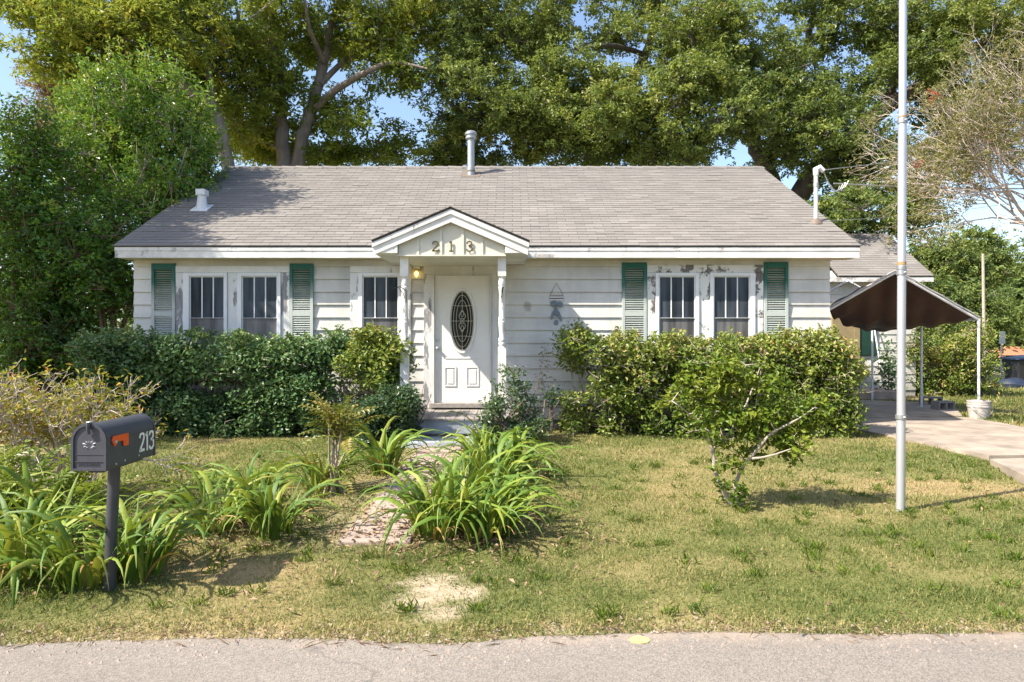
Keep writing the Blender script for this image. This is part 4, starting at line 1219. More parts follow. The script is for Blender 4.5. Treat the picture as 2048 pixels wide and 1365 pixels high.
# russet tree at the far left, seen against the sky
Y = 27
b0 = at(120, 700, Y); b0[2] = 0.09
L1 = ([b0, at(115, 400, Y), at(110, 260, Y), at(108, 170, Y), at(105, 120, Y)], [.25, .2, .14, .08, .03])
pb = [blob(112, 175, Y, 45, 30, 1.2, 12, .85), blob(100, 225, Y, 45, 30, 1.2, 13, .85), blob(130, 260, Y, 55, 35, 1.2, 12, .75)]
M['leaf_russet'] = leaf_mat('russet_leaf', [(0.0, (0.12, 0.10, 0.05)), (0.6, (0.25, 0.17, 0.09)), (1.0, (0.36, 0.22, 0.12))], 0.3, 0.6, 0.2)
t_, k = tree('russet_tree', 'small russet brown tree against the open sky, leftmost of the trees behind', b0, [L1], pb, 'leaf_russet', 'bark', 260, .8, .13, .05, TG); NL += k

# live oak in the middle
Y = 24.0
b0 = at(1180, 700, Y); b0[2] = 0.09
L1 = ([b0, at(1185, 420, Y), at(1190, 300, Y), at(1150, 220, Y), at(1090, 150, Y), at(1020, 90, Y - 1), at(960, 20, Y - 1.5)], [.45, .42, .36, .25, .19, .12, .05])
L2 = ([at(1190, 310, Y), at(1240, 200, Y), at(1290, 110, Y + .5), at(1310, 40, Y + .5), at(1320, -60, Y)], [.3, .22, .16, .12, .05])
L3 = ([at(1240, 200, Y), at(1200, 145, Y - 1), at(1150, 130, Y - 2), at(1090, 145, Y - 2.5)], [.14, .11, .08, .03])
L4 = ([at(1150, 225, Y), at(1060, 240, Y - 1.5), at(970, 230, Y - 2.5), at(900, 210, Y - 3)], [.16, .12, .08, .03])
L5 = ([at(1290, 110, Y), at(1230, 92, Y - 1), at(1170, 95, Y - 2)], [.10, .08, .03])
pb = [blob(930, 165, Y - 2, 80, 70, 2, 26, .50), blob(1000, 215, Y - 2.5, 100, 60, 2, 28, .50), blob(940, 250, Y - 2, 70, 45, 1.8, 14, .45), blob(900, 60, Y - 1, 70, 70, 2, 22, .48), blob(1000, 80, Y - 1, 90, 70, 2, 26, .45), blob(1010, 10, Y - 1, 100, 60, 2, 20, .5),
      blob(1180, 240, Y - 2.5, 110, 65, 2, 34, .55), blob(1100, 270, Y - 2, 70, 45, 1.5, 16, .5), blob(1250, 200, Y - 2, 80, 60, 2, 20, .55), blob(1270, 280, Y - 2, 90, 45, 1.6, 22, .5), blob(1060, 300, Y - 1, 50, 25, 1.2, 8, .45), blob(1170, 315, Y - 2, 90, 18, 1.2, 10, .4), blob(1150, 30, Y, 110, 50, 2, 16, .5), blob(1310, 25, Y, 80, 60, 2, 16, .5), blob(1080, 130, Y, 60, 50, 1.5, 8, .35), blob(1000, -100, Y, 220, 80, 3, 26, .5), blob(1250, -90, Y, 220, 70, 3, 22, .5), blob(900, 300, Y, 40, 22, 1, 4, .4), blob(1130, 190, Y - 1, 90, 40, 1.6, 12, .5), blob(1090, 60, Y - .5, 70, 50, 1.6, 12, .5), blob(960, 320, Y - 1, 90, 15, 1, 8, .4), blob(1230, 60, Y - 1, 60, 40, 1.5, 7, .5), blob(1080, 230, Y - 2, 60, 50, 1.5, 12, .55), blob(1150, 130, Y - 2.6, 70, 30, 1.0, 9, .45), blob(1090, 170, Y - 2.2, 60, 40, 1.2, 9, .5)]
t_, k = tree('live_oak', 'broad olive green live oak with rounded clumps, rising right behind the flue pipe', b0, [L1, L2, L3, L4, L5], pb, 'leaf_oak', 'bark_dark', 330, .66, .125, .06, TG, spray=(22, .24)); NL += k
# live oak on the right
Y = 23.0
b0 = at(1570, 700, Y); b0[2] = 0.09
L1 = ([b0, at(1560, 450, Y), at(1528, 340, Y), at(1512, 285, Y), at(1485, 225, Y), at(1440, 175, Y - .5), at(1395, 120, Y - 1), at(1380, 40, Y - 1.5)], [.5, .42, .28, .24, .20, .15, .10, .04])
L2 = ([at(1560, 450, Y), at(1640, 330, Y - .5), at(1740, 240, Y - 1), at(1830, 180, Y - 1.5), at(1885, 140, Y - 2), at(1940, 100, Y - 2), at(2010, 60, Y - 2)], [.38, .30, .26, .22, .19, .14, .06])
L3 = ([at(1528, 340, Y), at(1570, 240, Y + .5), at(1600, 150, Y + .5), at(1620, 60, Y), at(1640, -60, Y)], [.25, .19, .15, .10, .04])
L4 = ([at(1740, 240, Y - 1), at(1790, 160, Y - 1), at(1800, 80, Y - 1), at(1790, -10, Y - 1)], [.15, .12, .08, .03])
L5 = ([at(1640, 330, Y), at(1690, 400, Y - 1.5), at(1720, 430, Y - 2)], [.1, .06, .03])
pb = [blob(1420, 60, Y - 1, 90, 70, 2, 28, .5), blob(1390, 190, Y - 2, 80, 60, 2, 26, .5), blob(1500, 120, Y - 1.5, 100, 80, 2.2, 34, .35), blob(1470, 250, Y - 2, 80, 55, 2, 22, .4), blob(1380, 290, Y - 2, 90, 45, 1.8, 24, .5), blob(1600, 60, Y, 100, 70, 2.2, 30, .45), blob(1580, 190, Y - 1, 80, 80, 2.2, 26, .3), blob(1640, 270, Y - 2, 90, 70, 2, 28, .3),
      blob(1570, 300, Y + 1, 60, 45, 1.5, 8, .4), blob(1700, 330, Y - 2, 80, 60, 2, 22, .3), blob(1680, 420, Y - 3, 60, 60, 1.6, 18, .3), blob(1780, 440, Y - 3, 60, 50, 1.6, 13, .3), blob(1720, 160, Y, 70, 60, 2, 14, .35), blob(1760, 50, Y - 1, 90, 60, 2, 24, .4), blob(1880, 50, Y - 2, 100, 60, 2, 30, .5), blob(1990, 40, Y - 2, 90, 70, 2, 28, .55), blob(2050, 110, Y - 2, 70, 60, 2, 16, .4),
      blob(1880, 190, Y - 1, 70, 40, 1.6, 10, .3), blob(1500, -90, Y, 260, 80, 3, 30, .5), blob(1850, -90, Y, 260, 80, 3, 30, .5), blob(2150, 20, Y, 120, 90, 2.5, 20, .5), blob(1830, 330, Y - 1, 70, 50, 1.8, 9, .3), blob(1900, 280, Y - 1, 60, 40, 1.6, 7, .35), blob(1330, 200, Y - 2, 50, 50, 1.5, 12, .55), blob(1930, 220, Y - 2, 70, 50, 1.6, 14, .45), blob(2010, 200, Y - 2, 60, 60, 1.6, 14, .5), blob(1960, 290, Y - 1, 80, 40, 1.6, 5, .4), blob(1820, 400, Y - 2, 45, 45, 1.4, 9, .35), blob(1330, 120, Y, 50, 40, 1.4, 8, .45), blob(1420, 130, Y, 60, 40, 1.4, 12, .45), blob(1820, 130, Y - 2.5, 70, 40, 1.2, 12, .4)]
t_, k = tree('live_oak', 'great dark live oak spreading over the right end of the roof and behind the flagpole', b0, [L1, L2, L3, L4, L5], pb, 'leaf_oak', 'bark_dark', 330, .66, .125, .06, TG, spray=(22, .24)); NL += k

# tall bright shrub at the left corner of the house
Y = 13.6
b0 = np.array((-7.9, 13.2, 0.09))
limbs = []
for k in range(11):
    a = rng.uniform(-1, 1); top = at(rng.uniform(120, 420), rng.uniform(190, 330), rng.uniform(12.6, 14.8))
    base = b0 + np.array((rng.uniform(-1.1, .5), rng.uniform(-.6, .8), 0))
    m1 = base * .6 + top * .4 + rng.normal(0, .15, 3)
    limbs.append(([base, m1, top], [.045, .03, .010]))
pb = [blob(200, 275, Y, 75, 70, 1.0, 34, .62), blob(300, 245, Y, 85, 70, 1.0, 40, .62), blob(370, 270, Y, 50, 55, .9, 20, .60), blob(250, 345, Y, 130, 60, 1.1, 46, .5), blob(360, 360, Y - .2, 70, 55, 1.0, 28, .55), blob(165, 390, Y, 70, 60, 1.0, 24, .45), blob(290, 430, Y - .6, 90, 55, .9, 34, .5),
      blob(215, 205, Y, 40, 25, .6, 9, .65), blob(325, 185, Y, 45, 25, .6, 10, .66), blob(150, 220, Y + .3, 30, 30, .6, 7, .6), blob(400, 330, Y, 25, 40, .6, 9, .6), blob(330, 400, Y - .7, 60, 40, .6, 12, .55), blob(185, 165, Y, 14, 30, .25, 5, .7), blob(235, 165, Y, 14, 26, .25, 4, .7), blob(300, 158, Y, 14, 26, .25, 4, .7), blob(350, 160, Y, 12, 26, .25, 4, .7), blob(150, 190, Y, 12, 22, .2, 3, .7), blob(395, 215, Y, 14, 30, .25, 4, .65)]
pb = [(c, q, int(n * 1.9), tt) for c, q, n, tt in pb]
t_, k = tree('tall_shrub', 'tall bright green shrub with upright shoots leaning over the left end of the roof', b0, limbs, pb, 'leaf_tall_shrub', 'twig', 78, .30, .085, .042, 'shrubs on the left boundary', 'shrub', .03, .3, 1.7, 3, -.45, spray=(13, .17), vert=.9); NL += k
# darker shrubs under and left of it
specs = [((-8.2, 11.9, .09), [(60, 330, 75, 70, 18, .35), (40, 420, 80, 70, 22, .3), (130, 440, 80, 70, 22, .32), (40, 260, 60, 50, 8, .4)], 'tall dark green shrub at the left margin behind the twiggy bush'),
         ((-6.9, 11.8, .09), [(110, 540, 110, 70, 34, .25), (200, 500, 80, 90, 26, .3), (215, 590, 55, 70, 16, .25), (100, 620, 100, 50, 22, .2), (160, 690, 90, 60, 22, .2), (60, 720, 70, 70, 18, .2)], 'dense dark shrub filling the gap at the left corner of the house'),
         ((-9.6, 12.6, .09), [(-40, 480, 70, 130, 24, .3), (20, 560, 60, 90, 22, .22), (-20, 640, 80, 60, 16, .2), (10, 710, 90, 60, 20, .2), (-60, 720, 80, 70, 14, .2)], 'shadowed shrub below the tall dark one at the left margin')]
for base, bl, lab in specs:
    Y = base[1]
    limbs = [([np.array(base) + rng.normal(0, .2, 3) * (1, 1, 0), at(u + rng.uniform(-20, 20), v, Y + rng.uniform(-.3, .3))], [.05, .012]) for u, v, *_ in bl for _k in range(2)]
    pb = [blob(u, v, Y, ru, rv, .75, n, t) for u, v, ru, rv, n, t in bl]
    t_, k = tree('shrub', lab, base, limbs, pb, 'leaf_tall_shrub', 'twig_brown', 200, .42, .08, .045, 'shrubs on the left boundary', 'shrub', .03, .4, 1.0, 3, spray=(14, .17), vert=.4); NL += k
# bare shoots on the skyline at far left
# shade tree standing left of the yard; it throws the shade over the left front of the house
b0 = np.array((-11.6, 8.6, 0.05))
limbs = [([b0, b0 + (.1, .1, 3), b0 + (.5, .3, 5.2), b0 + (.9, .5, 7.6)], [.25, .21, .15, .04]), ([b0 + (.3, .2, 4.4), b0 + (1.5, .3, 5.6), b0 + (2.7, .2, 6.3)], [.12, .08, .03]), ([b0 + (.3, .2, 4.2), b0 + (.9, -1, 5.4), b0 + (1.7, -1.8, 6.4)], [.1, .07, .03]), ([b0 + (.5, .3, 5.2), b0 + (1.6, 1.2, 6.8), b0 + (3.0, 2.3, 8.0)], [.1, .07, .02])]
pb = [((-9.55, 8.7, 6.5), (1.2, 1.0, .9), 22, .45), ((-9.9, 7.6, 6.0), (1.1, .9, .9), 18, .45), ((-10.6, 9.6, 7.4), (1.2, 1.0, .9), 16, .45), ((-11.4, 8.4, 8.2), (1.6, 1.5, .8), 18, .5), ((-10.2, 9.6, 5.6), (.8, .7, .8), 12, .45), ((-12.6, 8.4, 6.6), (1, 1.2, 1), 12, .45), ((-8.6, 10.9, 8.1), (.65, .45, .3), 18, .45), ((-9.3, 10.2, 7.9), (.6, .5, .3), 12, .45), ((-9.0, 9.15, 7.4), (.8, .25, .2), 12, .45), ((-8.3, 11.6, 8.0), (.5, .3, .25), 11, .45)]
t_, k = tree('pecan_tree', 'pecan tree with one straight stem standing left of the yard', b0, limbs, pb, 'leaf_pecan', 'bark', 210, .6, .13, .05, TG); NL += k
print('tree leaves', NL)

# ------------------------------------------------------------------ hedges and porch shrubs
def stems_fan(mb, bases, tops, r=.012, n=5):
    for b, t in zip(bases, tops):
        b = np.array(b); t = np.array(t); m = b * .55 + t * .45 + rng.normal(0, .05, 3)
        mb.tube([b, m, t], [r, r * .75, r * .3], n, caps=False)

def hedge(name, label, x0, x1, y0, y1, top, clumps, n_leaf, rc, L, Wd, leafm, stemm, nst, tint, cat='hedge', group=None, bottom=.1, up=.5, shape=None, extra_twigs=0, shoots=0):
    t = thing(name, label, cat, ((x0 + x1) / 2, (y0 + y1) / 2, .09), group)
    n = clumps
    x = rng.uniform(x0, x1, n)
    d = rng.random(n) ** .6
    y = y1 - (y1 - y0) * d
    tp = np.array([top(a) for a in x])
    z = bottom + (tp - rc * .55 - bottom) * rng.random(n) ** .75
    keep = np.ones(n, bool)
    if shape is not None:
        keep = np.array([rng.random() < shape(a, c) for a, c in zip(x, z)])
    C = np.stack([x, y, z], 1)[keep]
    T = tint + rng.normal(0, .1, len(C)) + .12 * (C[:, 2] - .9) + .22 * (fbm(C[:, 0] + 3, C[:, 2], .7, 3) - .45)
    R = rc * (.6 + .8 * rng.random(len(C)))
    k = np.maximum(4, (n_leaf * (R / rc) ** 2).astype(int)); idx = np.repeat(np.arange(len(C)), k)
    dd = rnd_dirs(len(idx)) * rng.random((len(idx), 1)) ** .5
    P = C[idx] + dd * R[idx][:, None] * np.array((1, 1, .8))
    P[:, 2] = np.maximum(P[:, 2], .1)
    O = unit(dd + np.array((0, -.6, .3)))
    mb = MB()
    bases = [(rng.uniform(x0 + .1, x1 - .1), rng.uniform(y0 * .4 + y1 * .6, y1), .05) for _ in range(nst)]
    tops = [(b[0] + rng.normal(0, .22), b[1] + rng.uniform(-.3, .1), top(b[0]) * rng.uniform(.6, .98)) for b in bases]
    stems_fan(mb, bases, tops)
    S = np.array(tops)
    for c in C[::2]:
        j = int(np.argmin(np.linalg.norm((S - c)[:, :2], axis=1))); b = np.array(bases[j]); tt = np.array(tops[j])
        a = b + (tt - b) * min(.9, max(.15, (c[2] - .35) / max(.3, tt[2])))
        mb.tube([a, (a + c) / 2 + rng.normal(0, .03, 3), c], [.006, .005, .003], 4, caps=False)
    for _ in range(extra_twigs):
        c = C[rng.integers(len(C))] + np.array((0, -.08, 0)); e = c + rnd_dirs(1)[0] * np.array((.22, .12, .2))
        mb.tube([c, (c + e) / 2 + rng.normal(0, .02, 3), e], [.005, .004, .002], 3, caps=False)
    SP = []; STT = []
    for _ in range(shoots):
        xx = rng.uniform(x0 + .1, x1 - .1); l = rng.uniform(.06, .17); a = np.array((xx, rng.uniform(y0, y1 - .2), top(xx) - .08)); dv = np.array((rng.normal(0, .35), rng.normal(-.1, .3), 1.0)); dv /= np.linalg.norm(dv)
        mb.tube([a, a + dv * l], [.004, .002], 3, caps=False)
        q = rng.random(int(10 + 50 * l)); SP.append(a + dv * l * q[:, None] + rng.normal(0, .018, (len(q), 3))); STT.append(np.full(len(q), tint + rng.uniform(0, .35)))
    if shoots:
        n0 = len(P); P = np.concatenate([P] + SP); O = np.concatenate([O, unit(rng.normal(size=(len(P) - n0, 3)))]); ext = np.concatenate(STT)
    else: ext = np.zeros(0)
    mb.build('stem', stemm, t)
    grow_leaves('foliage', P, np.concatenate([T[idx], ext]) + rng.normal(0, .15, len(P)), leafm, t, L, Wd, up, O, .0)
    return t, len(P)

def top_left(x):
    u = x / 9.9 * F + 1024
    return np.interp(u, [150, 190, 260, 420, 500, 560, 610, 680, 720, 800], [1.44, 1.57, 1.58, 1.58, 1.50, 1.46, 1.56, 1.62, 1.56, 1.45]) + .05 * math.sin(x * 9) + .03 * math.sin(x * 23)
def gap_left(x, z):
    u = x / 10 * F + 1024
    return .10 if (355 < u < 490 and .60 < z < .95) or (630 < u < 800 and .45 < z < 1.15) else .93
h1, k1 = hedge('hedge', 'long dark green clipped hedge under the left pair of windows', -6.25, -2.25, 9.85, 10.75, top_left, 620, 80, .20, .066, .040, 'leaf_hedge', 'twig', 46, .42, shape=gap_left, group='hedges along the house front', shoots=120, extra_twigs=260)
def top_right(x):
    u = x / 9.9 * F + 1024
    return np.interp(u, [1110, 1150, 1200, 1300, 1400, 1500, 1600, 1680, 1725, 1760], [1.55, 1.66, 1.56, 1.55, 1.51, 1.53, 1.60, 1.64, 1.36, 1.0]) + .05 * math.sin(x * 8 + 1) + .03 * math.sin(x * 21)
def thin_right(x, z):
    if x < 1.35: return .35 + .65 * min(1, max(0, (z - .9) / .5)) * .9
    if 1.9 < x < 2.35 and .75 < z < 1.1: return .35
    return .9
h2, k2 = hedge('hedge', 'sunlit hedge of yellow green and dry brown leaves under the right pair of windows', .82, 5.05, 9.80, 10.75, top_right, 640, 74, .19, .066, .038, 'leaf_dry_hedge', 'twig', 60, .42, shape=thin_right, group='hedges along the house front', extra_twigs=700, shoots=130)
def top_a(x): return 1.66 - .25 * abs((x + 1.95) / .5) ** 2
h3, k3 = hedge('shrub', 'leafy shrub with a yellow green top in front of the window beside the porch', -2.35, -1.55, 9.5, 10.1, top_a, 60, 46, .17, .085, .045, 'leaf_dry_hedge', 'twig_brown', 9, .42, cat='shrub', bottom=.8, shape=lambda x, z: 1.0, shoots=14, group='shrubs beside the porch')
def top_b(x): return .95 - .5 * abs((x + 1.62) / .5) ** 2
h4, k4 = hedge('shrub', 'low round shrub at the left foot of the porch step', -2.05, -1.30, 9.0, 9.75, top_b, 75, 90, .15, .055, .032, 'leaf_rose', 'twig_brown', 12, .30, cat='shrub', group='shrubs beside the porch')
def top_c(x): return np.interp(x, [-.40, -.2, -.05, .1, .25, .45], [.62, .9, 1.28, 1.1, .72, .55])
h5, k5 = hedge('rose_bush', 'loose blue green rose bush climbing beside the right porch post', -.42, .45, 9.15, 9.75, top_c, 58, 50, .13, .05, .032, 'leaf_rose', 'twig_brown', 16, .45, cat='shrub', group='shrubs beside the porch', extra_twigs=60)
# slender weed and stunted stem against the wall
t = thing('weed', 'tall thin weed standing alone against the wall right of the porch', 'weed', (.45, 10.3, .09))
mb = MB(); mb.tube([(.45, 10.3, .05), (.5, 10.3, .7), (.42, 10.28, 1.1), (.55, 10.3, 1.45)], [.008, .007, .005, .003], 5); mb.build('stem', 'twig', t)
P = np.stack([np.interp(q := rng.random(60), [0, 1], [.48, .5]) + rng.normal(0, .06, 60), 10.3 + rng.normal(0, .05, 60), .75 + .65 * q], 1)
grow_leaves('leaves', P, .5 + rng.normal(0, .2, 60), 'leaf_myrtle', t, .06, .028, .5)
t = thing('stunted_shrub', 'stunted shrub with a black twisted stem and a tuft of leaves against the wall', 'shrub', (.58, 10.2, .09), 'shrubs beside the porch')
mb = MB(); mb.tube([(.56, 10.2, .05), (.60, 10.2, .25), (.57, 10.2, .45), (.62, 10.2, .62)], [.028, .024, .026, .02], 7); mb.tube([(.57, 10.2, .45), (.50, 10.18, .60)], [.016, .01], 6); mb.build('stem', 'bark_dark', t, True)
P = np.array((.58, 10.2, .66)) + rng.normal(0, 1, (150, 3)) * (.09, .07, .06)
grow_leaves('leaves', P, .4 + rng.normal(0, .2, 150), 'leaf_rose', t, .06, .035, .5)

# ------------------------------------------------------------------ twiggy bushes
def branch_grow(p, d, length, r, depth, segs, tips, spread, nchild, up=.1, shrink=.72):
    d = d / np.linalg.norm(d)
    q = p + d * length * .5 + rng.normal(0, .05, 3) * length
    e = p + d * length + rng.normal(0, .07, 3) * length
    segs.append(([p, q, e], [r, r * .85, r * .65]))
    if depth == 0:
        tips.append((e, d)); return
    for _ in range(nchild):
        nd = d + rng.normal(0, spread, 3); nd[2] += up
        s = rng.uniform(.45, 1.0)
        branch_grow(q * (1 - s) + e * s, nd, length * rng.uniform(shrink - .15, shrink + .12), r * .62, depth - 1, segs, tips, spread, nchild, up, shrink)

def twig_bush(name, label, base, starts, length, r, depth, spread, nchild, barkm, leafm, per_tip, L, Wd, tint, group=None, cat='shrub', up=.1, shrink=.72, sides=4, zmin=None):
    t = thing(name, label, cat, base, group)
    segs = []; tips = []
    for p, d in starts:
        branch_grow(np.array(p, float), np.array(d, float), length * rng.uniform(.8, 1.2), r, depth, segs, tips, spread, nchild, up, shrink)
    if zmin:
        segs = [q for q in segs if q[0][2][2] > zmin or q[1][0] > .028]; tips = [q for q in tips if q[0][2] > zmin]
    mb = MB()
    for pts, rad in segs: mb.tube(pts, rad, sides if rad[0] < .02 else 8, caps=False)
    mb.build('branches', barkm, t, True)
    E = np.array([e for e, d in tips]); D = np.array([d for e, d in tips])
    n = int(len(E) * per_tip); i = rng.integers(0, len(E), n)
    P = E[i] + rng.normal(0, L * .6, (n, 3)) - D[i] * rng.random((n, 1)) * L * 1.5
    grow_leaves('leaves', P, tint + rng.normal(0, .22, n), leafm, t, L, Wd, .35, D[i], -.1)
    return t, segs, tips
base = np.array((-4.15, 6.1, .0))
st = [(base + (rng.uniform(-.55, .40), rng.uniform(-.25, .25), 0), (rng.normal(.15, .45), rng.normal(0, .25), 1)) for _ in range(19)]
twig_bush('twiggy_shrub', 'half bare twiggy shrub with yellow and orange leaves at the left margin', base, st, .54, .017, 4, .50, 3, 'twig_pale', 'leaf_yellow', 2.0, .06, .028, .5, up=.0, shrink=.66)
base = np.array((1.98, 6.15, 0.0))
def s6(u, v, y=6.15): return at(u, v, y)
t = thing('small_tree', 'small shrubby tree with pale crooked stems and lime leaves standing alone on the lawn', 'tree', base)
lm = [([base, s6(1448, 985), s6(1434, 955), s6(1425, 905), s6(1416, 855), s6(1400, 800, 6.3), s6(1385, 765, 6.4)], [.024, .022, .019, .017, .013, .009, .005]),
      ([base + (.05, 0, 0), s6(1470, 985), s6(1480, 945), s6(1511, 905, 6.0), s6(1541, 868, 5.95), s6(1590, 842, 5.9), s6(1630, 815, 5.9)], [.022, .020, .016, .014, .012, .008, .004]),
      ([s6(1505, 918, 6.0), s6(1540, 912, 5.8), s6(1582, 898, 5.7)], [.012, .008, .003]),
      ([s6(1425, 905), s6(1470, 850, 6.3), s6(1500, 790, 6.5), s6(1520, 735, 6.6)], [.012, .010, .007, .003]),
      ([s6(1416, 855), s6(1380, 830, 6.0), s6(1345, 800, 5.9)], [.010, .007, .003]), ([s6(1470, 850, 6.3), s6(1460, 790, 6.1), s6(1450, 740, 6.1)], [.009, .006, .003])]
sm = [smooth_limb(l) for l in lm]
bl = [(1400, 790, 45, 35, 9, .55), (1440, 745, 50, 30, 10, .6), (1500, 750, 50, 35, 10, .5), (1380, 760, 35, 25, 6, .6), (1470, 830, 50, 40, 11, .45), (1420, 870, 35, 30, 6, .45), (1540, 835, 50, 40, 12, .55), (1600, 840, 35, 30, 7, .6), (1500, 900, 40, 35, 7, .45), (1345, 800, 20, 15, 3, .7), (1565, 880, 40, 25, 5, .6), (1620, 815, 25, 20, 4, .6), (1460, 985, 28, 30, 6, .3), (1450, 910, 30, 30, 4, .5), (1395, 730, 25, 25, 3, .5)]
pb = [blob(u, v, 6.1, a, b, .22, n, tt) for u, v, a, b, n, tt in bl]
pb += [blob(u, v, 6.05, a, b, .16, n, tt) for u, v, a, b, n, tt in ((1600, 838, 40, 25, 9, .6), (1632, 812, 24, 20, 9, .65), (1585, 894, 28, 18, 9, .6), (1430, 800, 45, 40, 10, .5), (1500, 850, 50, 45, 12, .5), (1390, 850, 30, 40, 6, .5), (1540, 780, 40, 35, 8, .5), (1450, 760, 60, 30, 9, .6))]
P, T, O, C, _s = clump_points(pb, 30, .090, .8, (6, .06))
mb = MB()
for pts, rad in sm: mb.tube(pts, rad, 8)
twigs_to(mb, sm, C, .006, 4)
mb.build('trunk', 'bark_pale', t, True)
grow_leaves('crown', P, T, 'leaf_bright', t, .055, .032, .45, O, .0)

# crape myrtle reaching in from the right
base = np.array((10.2, 11.3, .09))
st = [((9.5 + rng.uniform(-.25, .25), 11.3, 2.8 + rng.uniform(-.2, .3)), (rng.uniform(-1.0, .05), rng.normal(0, .15), rng.uniform(.25, 1.0))) for _ in range(13)]
tc, segs, tips = twig_bush('crape_myrtle', 'pale twiggy crape myrtle with tan leaves and red flowers at the right margin', base, st, 1.25, .028, 5, .40, 3, 'twig_pale', 'leaf_myrtle', 8.5, .055, .026, .5, up=.03, shrink=.72, cat='tree', sides=3, zmin=2.95)
MB().tube([(10.25, 11.3, 0), (10.05, 11.3, 1.4), (9.55, 11.3, 2.85)], [.11, .09, .07], 10).build('trunk', 'bark_pale', tc, True)
E = np.array([e for e, d in tips])
sel = E[(E[:, 2] > 3.2)][:: max(1, len(E) // 14)]
for p in sel[:12]:
    n = 60; Q = p + rng.normal(0, .05, (n, 3))
    o = grow_leaves('flower_cluster', Q, rng.random(n), 'flower', tc, .03, .025, .3); o['kind'] = 'stuff'
# second leafy shrub behind the canopy
Y = 17.6
b0 = np.array((11.2, 17.6, .09))
pb = [blob(u, v, Y, ru, rv, .9, n, t) for u, v, ru, rv, n, t in ((1850, 700, 60, 40, 22, .55), (1920, 690, 60, 40, 24, .6), (1955, 725, 30, 45, 14, .5), (1850, 760, 50, 40, 18, .4), (1920, 765, 60, 45, 22, .45), (1810, 700, 30, 50, 10, .4), (1960, 780, 30, 28, 8, .5))]
limbs = [([b0 + (rng.uniform(-1.2, 1.2), 0, 0), at(rng.uniform(1820, 1990), rng.uniform(660, 720), Y)], [.03, .01]) for _ in range(16)]
tree('bush', 'big sunlit yellow green bush behind the carport canopy', b0, limbs, pb, 'leaf_dry_hedge', 'twig', 190, .36, .075, .04, None, 'bush', .02, .4, .9, 1)

# ------------------------------------------------------------------ strap-leaved lilies, fronds
def strap_mesh(length, width, th0, curve, twist, mat, ex=1.5):
    n = 7; V = []; Fc = []
    p = np.array((0.0, 0.0)); 
    for i in range(n + 1):
        s = i / n
        th = th0 + curve * s ** ex
        w = width * (0.62 + 0.5 * math.sin(math.pi * min(1, s * 1.15 + .12))) * (1 - s ** 5) + 0.0015
        tx, tz = math.sin(th), math.cos(th)
        nx_, nz_ = -tz, tx
        tw = twist * s
        cy, sy = math.cos(tw), math.sin(tw)
        dep = -0.22 * w
        V.append((p[0] - sy * w / 2 * nx_, -cy * w / 2, p[1] - sy * w / 2 * nz_))
        V.append((p[0] + dep * -nx_, 0, p[1] + dep * -nz_))
        V.append((p[0] + sy * w / 2 * nx_, cy * w / 2, p[1] + sy * w / 2 * nz_))
        p = p + np.array((tx, tz)) * length / n
    for i in range(n):
        a = 3 * i; b = a + 3
        Fc += [(a, a + 1, b + 1, b), (a + 1, a + 2, b + 2, b + 1)]
    me = bpy.data.meshes.new('leaf'); me.from_pydata(V, [], Fc); me.materials.append(M[mat])
    me.polygons.foreach_set('use_smooth', [True] * len(Fc))
    return me
STRAPS = [strap_mesh(rng.uniform(.78, 1.12), rng.uniform(.028, .050), rng.uniform(.05, .55), rng.uniform(2.2, 3.4), rng.uniform(-1.3, 1.3), 'lily_leaf', rng.uniform(1.05, 1.9)) for _ in range(30)]
SHORT = [strap_mesh(rng.uniform(.40, .62), rng.uniform(.032, .046), rng.uniform(.0, .5), rng.uniform(.5, 1.5), rng.uniform(-.5, .5), 'lily_leaf') for _ in range(8)]
DEAD = [strap_mesh(rng.uniform(.4, .7), rng.uniform(.014, .028), rng.uniform(.3, .7), rng.uniform(1.7, 2.4), rng.uniform(-1.5, 1.5), 'dead_leaf') for _ in range(5)]
LG = 'strap leaved lilies in the front yard'
def lily(x, y, n, sc, r, label):
    z = float(gz(x, y)) - .01
    t = thing('lily_plant', label, 'lily', (x, y, z), LG)
    for k in range(n):
        a = rng.uniform(0, 2 * math.pi); q = r * rng.random() ** .5
        if k % 7 == 6: me = DEAD[rng.integers(len(DEAD))]
        elif rng.random() < .12: me = SHORT[rng.integers(len(SHORT))]
        else: me = STRAPS[rng.integers(len(STRAPS))]
        s = sc * rng.uniform(.78, 1.15)
        link('leaf', me, t, (q * math.cos(a), q * math.sin(a), 0), (rng.normal(0, .10), rng.normal(0, .10), a + rng.normal(0, .5)), (s, s * rng.uniform(.8, 1.15), s))
lily(X_at(35, 4.25), 4.25, 62, .86, .16, 'lily clump at the left margin, nearest the road, with broad arching leaves')
lily(X_at(175, 4.15), 4.15, 66, .84, .16, 'lily clump just left of the mailbox post')
lily(X_at(282, 4.30), 4.30, 58, .78, .14, 'lily clump just right of the mailbox post, trailing onto the grass')
lily(X_at(90, 4.85), 4.85, 55, .84, .18, 'lily clump behind the mailbox, at the foot of the green fern fronds')
lily(X_at(-40, 4.9), 4.9, 45, .84, .16, 'lily clump cut by the left margin, under the half bare twiggy shrub')
lily(X_at(425, 5.35), 5.35, 64, .80, .15, 'lily clump between the mailbox and the path, splayed low towards the mailbox')
lily(X_at(545, 5.25), 5.25, 68, .76, .16, 'lily clump at the left edge of the path, nearest the road')
lily(X_at(500, 5.95), 5.95, 50, .80, .15, 'lily clump behind the two front ones left of the path')
lily(X_at(640, 6.75), 6.75, 46, .74, .15, 'lily clump around the foot of the yellow fronded plant')
lily(X_at(768, 7.5), 7.5, 56, .92, .13, 'tall dark green lily clump nearest the left side of the porch step')
lily(X_at(872, 5.20), 5.20, 84, .83, .17, 'big lily clump at the right edge of the path, its loops drooping over the slabs')
